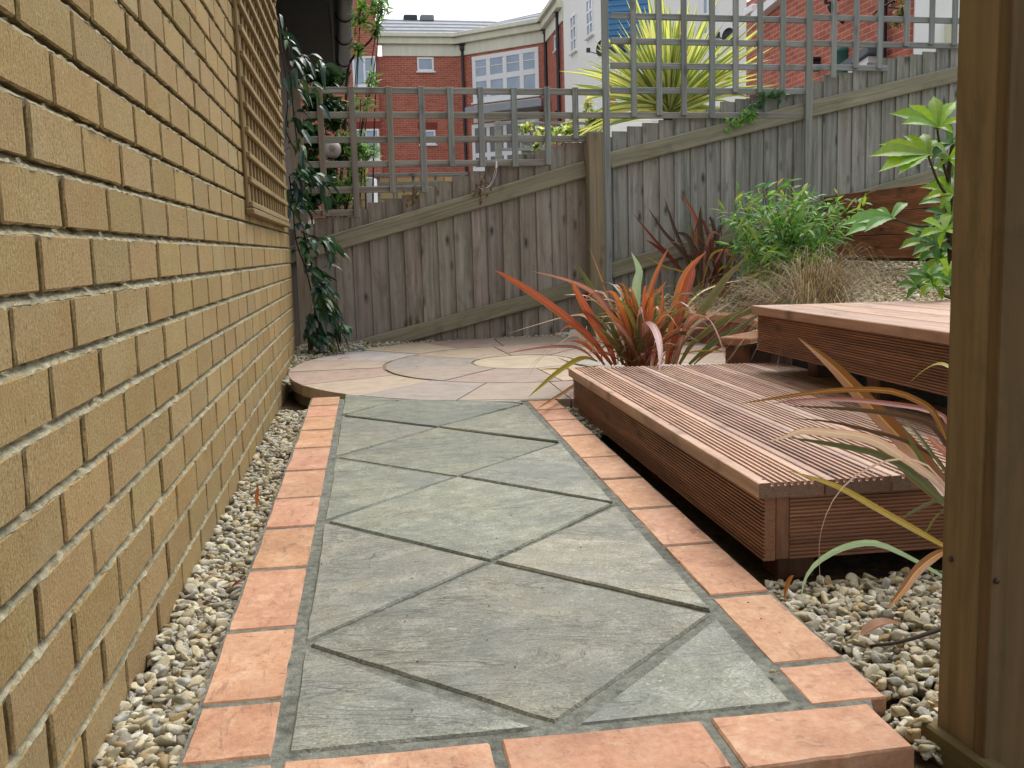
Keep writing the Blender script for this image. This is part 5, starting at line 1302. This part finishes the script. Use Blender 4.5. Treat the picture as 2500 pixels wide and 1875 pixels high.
cloud('shrub', 'dense dark green shrub behind the left end of the low trellis', 'shrub',
      [(690, 230, 6.9, 60, 45, 3), (700, 170, 7.0, 55, 35, 2), (660, 300, 6.8, 45, 60, 2), (690, 380, 6.8, 50, 50, 3), (720, 420, 6.7, 50, 40, 3), (720, 250, 7, 45, 40, 2), (660, 430, 6.7, 50, 40, 2), (735, 330, 6.9, 35, 40, 1.4)],
      3600, .06, .028, [lin(40, 70, 34), lin(54, 88, 40), lin(34, 56, 32), lin(76, 110, 50)], (X[0], X[1], 0), mat=M_GLOSS)
X = at(770, 480, 6.6)
cloud('willow_like_shrub', 'light green willow-like shrub reaching above the trellis against the red brick', 'shrub',
      [(780, 40, 6.8, 25, 50, 1.0), (820, 20, 6.8, 26, 40, 1.0), (815, 70, 6.8, 18, 30, .5), (775, 110, 6.8, 16, 25, .4), (800, 170, 6.7, 25, 22, .35), (780, 225, 6.6, 30, 22, .4), (770, 300, 6.6, 40, 30, 1.4), (785, 325, 6.6, 40, 25, 1.3), (765, 370, 6.6, 30, 40, 1.0), (750, 410, 6.6, 35, 35, 1.0)],
      1050, .07, .017, [lin(112, 150, 64), lin(140, 176, 84), lin(96, 132, 66), lin(170, 196, 130), lin(84, 120, 66)], (X[0], X[1], 0))
mb = MB()
tube(mb, [at(735, 400, 6.7), at(745, 300, 6.7), at(752, 150, 6.8), at(780, 108, 6.8), at(803, 83, 6.8), at(820, 40, 6.8), at(828, -20, 6.8)], [.012, .009, .005], lin(110, 84, 56), 6)
tube(mb, [at(765, 400, 6.6), at(778, 300, 6.6), at(800, 200, 6.7), at(812, 120, 6.8)], [.007, .003], lin(120, 92, 60), 5)
tag(mb.build('branch', M_STEM), 'bare arching brown branch rising past the gutter', 'branch')
X = at(1250, 300, 8.6)
cloud('variegated_shrub', 'creamy variegated leafy shrub behind the thick fence post', 'shrub',
      [(1285, 262, 8.2, 30, 22, 2.2), (1240, 285, 8.3, 40, 12, 1.6), (1180, 285, 8.4, 45, 10, 1.4), (1140, 275, 8.4, 25, 10, .7), (1270, 230, 8.2, 12, 20, .4), (1200, 298, 8.3, 60, 8, 1.5), (1160, 320, 8.4, 10, 12, .2)],
      1000, .05, .03, [lin(222, 224, 160), lin(150, 168, 90), lin(96, 120, 62), lin(232, 232, 190), lin(180, 190, 120)], (X[0], X[1], 0))
X = at(1930, 40, 6.3)
cloud('hanging_vine', 'dry brownish vine hanging on the right hand trellis', 'climbing plant',
      [(1942, -10, 6.2, 10, 30, 1), (1945, 20, 6.15, 10, 18, 1), (1936, 48, 6.15, 18, 8, .6), (1950, 30, 6.15, 10, 22, .6)],
      190, .035, .018, [lin(120, 110, 60), lin(90, 100, 50), lin(160, 130, 84), lin(200, 190, 150)], (X[0], X[1], X[2]+.1), mat=M_LEAF, dr=-.3)

# variegated sword-leaved plant
cbp = at(1447, 246, 6.75); co = thing('variegated_cordyline', (cbp[0], cbp[1], 0), 'big spiky yellow and green striped plant behind the tall trellis', 'plant'); mb = MB()
vw = [lin(240, 236, 170), lin(234, 228, 150), lin(110, 140, 80), lin(128, 152, 92), lin(240, 236, 176)]
vx = [lin(216, 220, 150), lin(128, 152, 88), lin(236, 230, 160), lin(226, 222, 146), lin(236, 230, 166)]
for i in range(190):
    th = math.radians(U(-14, 194)) if i % 2 else math.radians(U(20, 160)); ph = U(-1, 1)
    d = np.array([math.cos(th)*math.cos(ph*.9), math.sin(ph*.9)*.9, math.sin(th)*math.cos(ph*.9)+.06]); d /= np.linalg.norm(d)
    L = U(.58, .86)*(1-.10*abs(math.sin(th))*0)
    b = cbp+np.array([jit(.035), jit(.03), jit(.05)]); sag = (1-abs(d[2]))*U(.02, .14)
    P = [b, b+d*L*.35+np.array([0, 0, .02]), b+d*L*.7+np.array([0, 0, .0]), b+d*L-np.array([0, 0, sag])]
    blade(mb, P, U(.034, .05), random.choice([vw, vx, vw]), n=8, fold=.2, roll=jit(1.2))
mb.build('leaves', M_LEAF, co)
mb = MB(); tube(mb, [(cbp[0], cbp[1], 0), (cbp[0]+.02, cbp[1], .8), tuple(cbp-np.array([0, 0, .03]))], [.06, .05, .045], lin(140, 116, 84), 10); mb.build('trunk', M_STEM, co)

# football lodged in the shrub, white cable, small bits
P_ = at(718, 323, 6.25); mb = MB(); v0, f0 = ICO[3]
cc = np.array([(.2, .15, .12) if (np.abs(v0[i]).max() > .88) else (.36, .32, .29) for i in range(len(v0))]); mb.add(P_+v0*.056, f0.tolist(), cc, v0*.1, smooth=True)
tag(mb.build('ball', m_plain('scuffed ball leather', (1, 1, 1), .55, .2, 30)), 'scuffed pinkish white ball lodged in the shrub behind the trellis', 'ball')
mb = MB(); Fp = lambda u, v, k=-.07: fpt(u, v)+np.array([0, k, 0])
tube(mb, [Fp(1070, 354), Fp(1068, 375), Fp(1058, 400), Fp(1040, 410), Fp(1030, 405)], .0014, (.8, .8, .8), 5); tube(mb, [Fp(1068, 358), Fp(1060, 392), Fp(1048, 408)], .0011, (.8, .8, .8), 5)
cbox(mb, (Fp(1069, 357), WORLD[1]), (-.004, -.003, -.02), (.004, .003, .018), .001, (.85, .85, .85))
tag(mb.build('cable', m_plain('white cable', (1, 1, 1), .5)), 'loose white cable hanging over the top of the fence boards', 'cable')
for (u, v, lab) in ((890, 425, 'dried brown plant remains on the fence board under the low trellis, the left bunch'), (1035, 408, 'dried brown plant remains beside the loose white cable')):
    ml = MB(); q = Fp(u, v, -.06); po = q+rng.normal(0, 1, (26, 3))*np.array([.022, .008, .028]); leaves(ml, po, rng.normal(0, 1, (26, 3)), .03, .016, np.array([noisy(lin(120, 92, 64), .3) for _ in range(26)])); tube(ml, [q-np.array([0, 0, .05]), q, q+np.array([.01, 0, .05])], .004, lin(110, 84, 56), 5); tag(ml.build('dried_plant', M_STRAW), lab, 'dried plant')
# fallen leaves
def leaflet(P, d, L, W, c, lab, name='fallen_leaf'):
    mb = MB(); d = np.array(d, float); d /= np.linalg.norm(d); P = np.array(P); cs = [c, c, tuple(x*1.3 for x in c), c, c]
    blade(mb, [P, P+d*L*.5+np.array([0, 0, L*.12]), P+d*L], W, cs, prof='lobe', n=8, fold=.35); tag(mb.build(name, M_LEAF), lab, 'leaf')
leaflet(onplane(555, 1095, (0, 0, 1), .012), (.1, .2, 1), .05, .012, lin(170, 96, 60), 'upright curled brown dead leaf on the left pebble strip')
leaflet(onplane(1695, 1300, (0, 0, 1), .012), (.3, -.1, 1), .05, .028, lin(170, 104, 50), 'orange brown dead leaf standing by the near leg of the low deck')
leaflet(onplane(1858, 1372, (0, 0, 1), .03), (1, .1, .1), .075, .03, lin(150, 100, 60), 'flat tan dead leaf on the pebbles left of the big brown post')
leaflet(onplane(500, 1270, (0, 0, 1), .012), (.6, .2, .2), .03, .015, lin(130, 60, 50), 'small dark red dead leaf halfway along the left pebble strip')
leaflet(onplane(635, 975, (0, 0, 1), .015), (.6, .5, .1), .05, .02, lin(150, 80, 60), 'reddish dead leaf lying against the far end of the left edging')
leaflet(onplane(730, 778, (0, 0, 1), .12), (1, .1, .05), .06, .02, lin(180, 100, 60), 'orange dead leaf at the back edge of the round patio near the climber')
mb = MB(); a, b, c = [onplane(u, v, (0, 0, 1), .035) for u, v in ((1880, 1395), (1950, 1385), (2060, 1350))]; tube(mb, [a, b, c], [.002, .004], lin(110, 100, 84), 5); tube(mb, [a+np.array([.02, -.02, 0]), b-np.array([.03, .04, 0])], .0012, lin(110, 90, 70), 4)
tag(mb.build('twig', M_STEM), 'thin grey twig lying on the pebbles by the big brown post', 'twig')
# stray pebbles on the paving
for i, (u, v, s_, lab) in enumerate(((1668, 1452, .006, 'single tan pebble on the joint beside the right hand terracotta edging'), (2001, 1555, .011, 'pale pebble lodged between the terracotta corner and the gravel board'))):
    mb = MB(); P, S = np.array([onplane(u, v, (0, 0, 1), .03)]), np.array([s_]); stones(mb, P, S, 3, [lin(200, 186, 150)]); tag(mb.build('pebble', M_PEB), lab, 'pebble')
# nail heads on the big post
for (u, v, lab) in ((2055, 1208, 'round nail head low on the left face of the big brown post'), (2152, 1254, 'round nail head on the right face of the big brown post')):
    d = ray(u, v); 
    if u > 2100: q_ = gfr[0]-gfr[1][1]*.0885; P_ = onplane(u, v, gfr[1][1], gfr[1][1]@q_); nrm = -gfr[1][1]
    else: P_ = onplane(u, v, gfr[1][0], gfr[1][0]@gfr[0]-.0005); nrm = -gfr[1][0]
    mb = MB(); nrm = np.array(nrm, float); tube(mb, [P_+nrm*.0, P_+nrm*.0025], .0035, (1, 1, 1), 8, n=1); o = mb.build('nail_head', M_NAIL, gpst)

# grit and crumbs blown over the paving
mb = MB(); P = []
for _ in range(110):
    y = U(1.2, 3.6); x = U(xl(y)-.1, xr(y)+.1); P.append((x, y, zp(x, y)+.003))
for _ in range(60):
    a = U(0, 2*PI); r = 1.0*math.sqrt(U(0, 1)); x, y = PC[0]+r*math.cos(a), PC[1]+r*math.sin(a); P.append((x, y, zq(x, y)+.003))
P = np.array(P); stones(mb, P, rng.uniform(.0008, .0024, len(P)), 2, [lin(60, 50, 40), lin(80, 66, 50), lin(150, 140, 120), lin(40, 34, 30)])
tag(mb.build('grit', M_PEB), 'fine dark grit and crumbs scattered over the path and patio', kind='stuff')
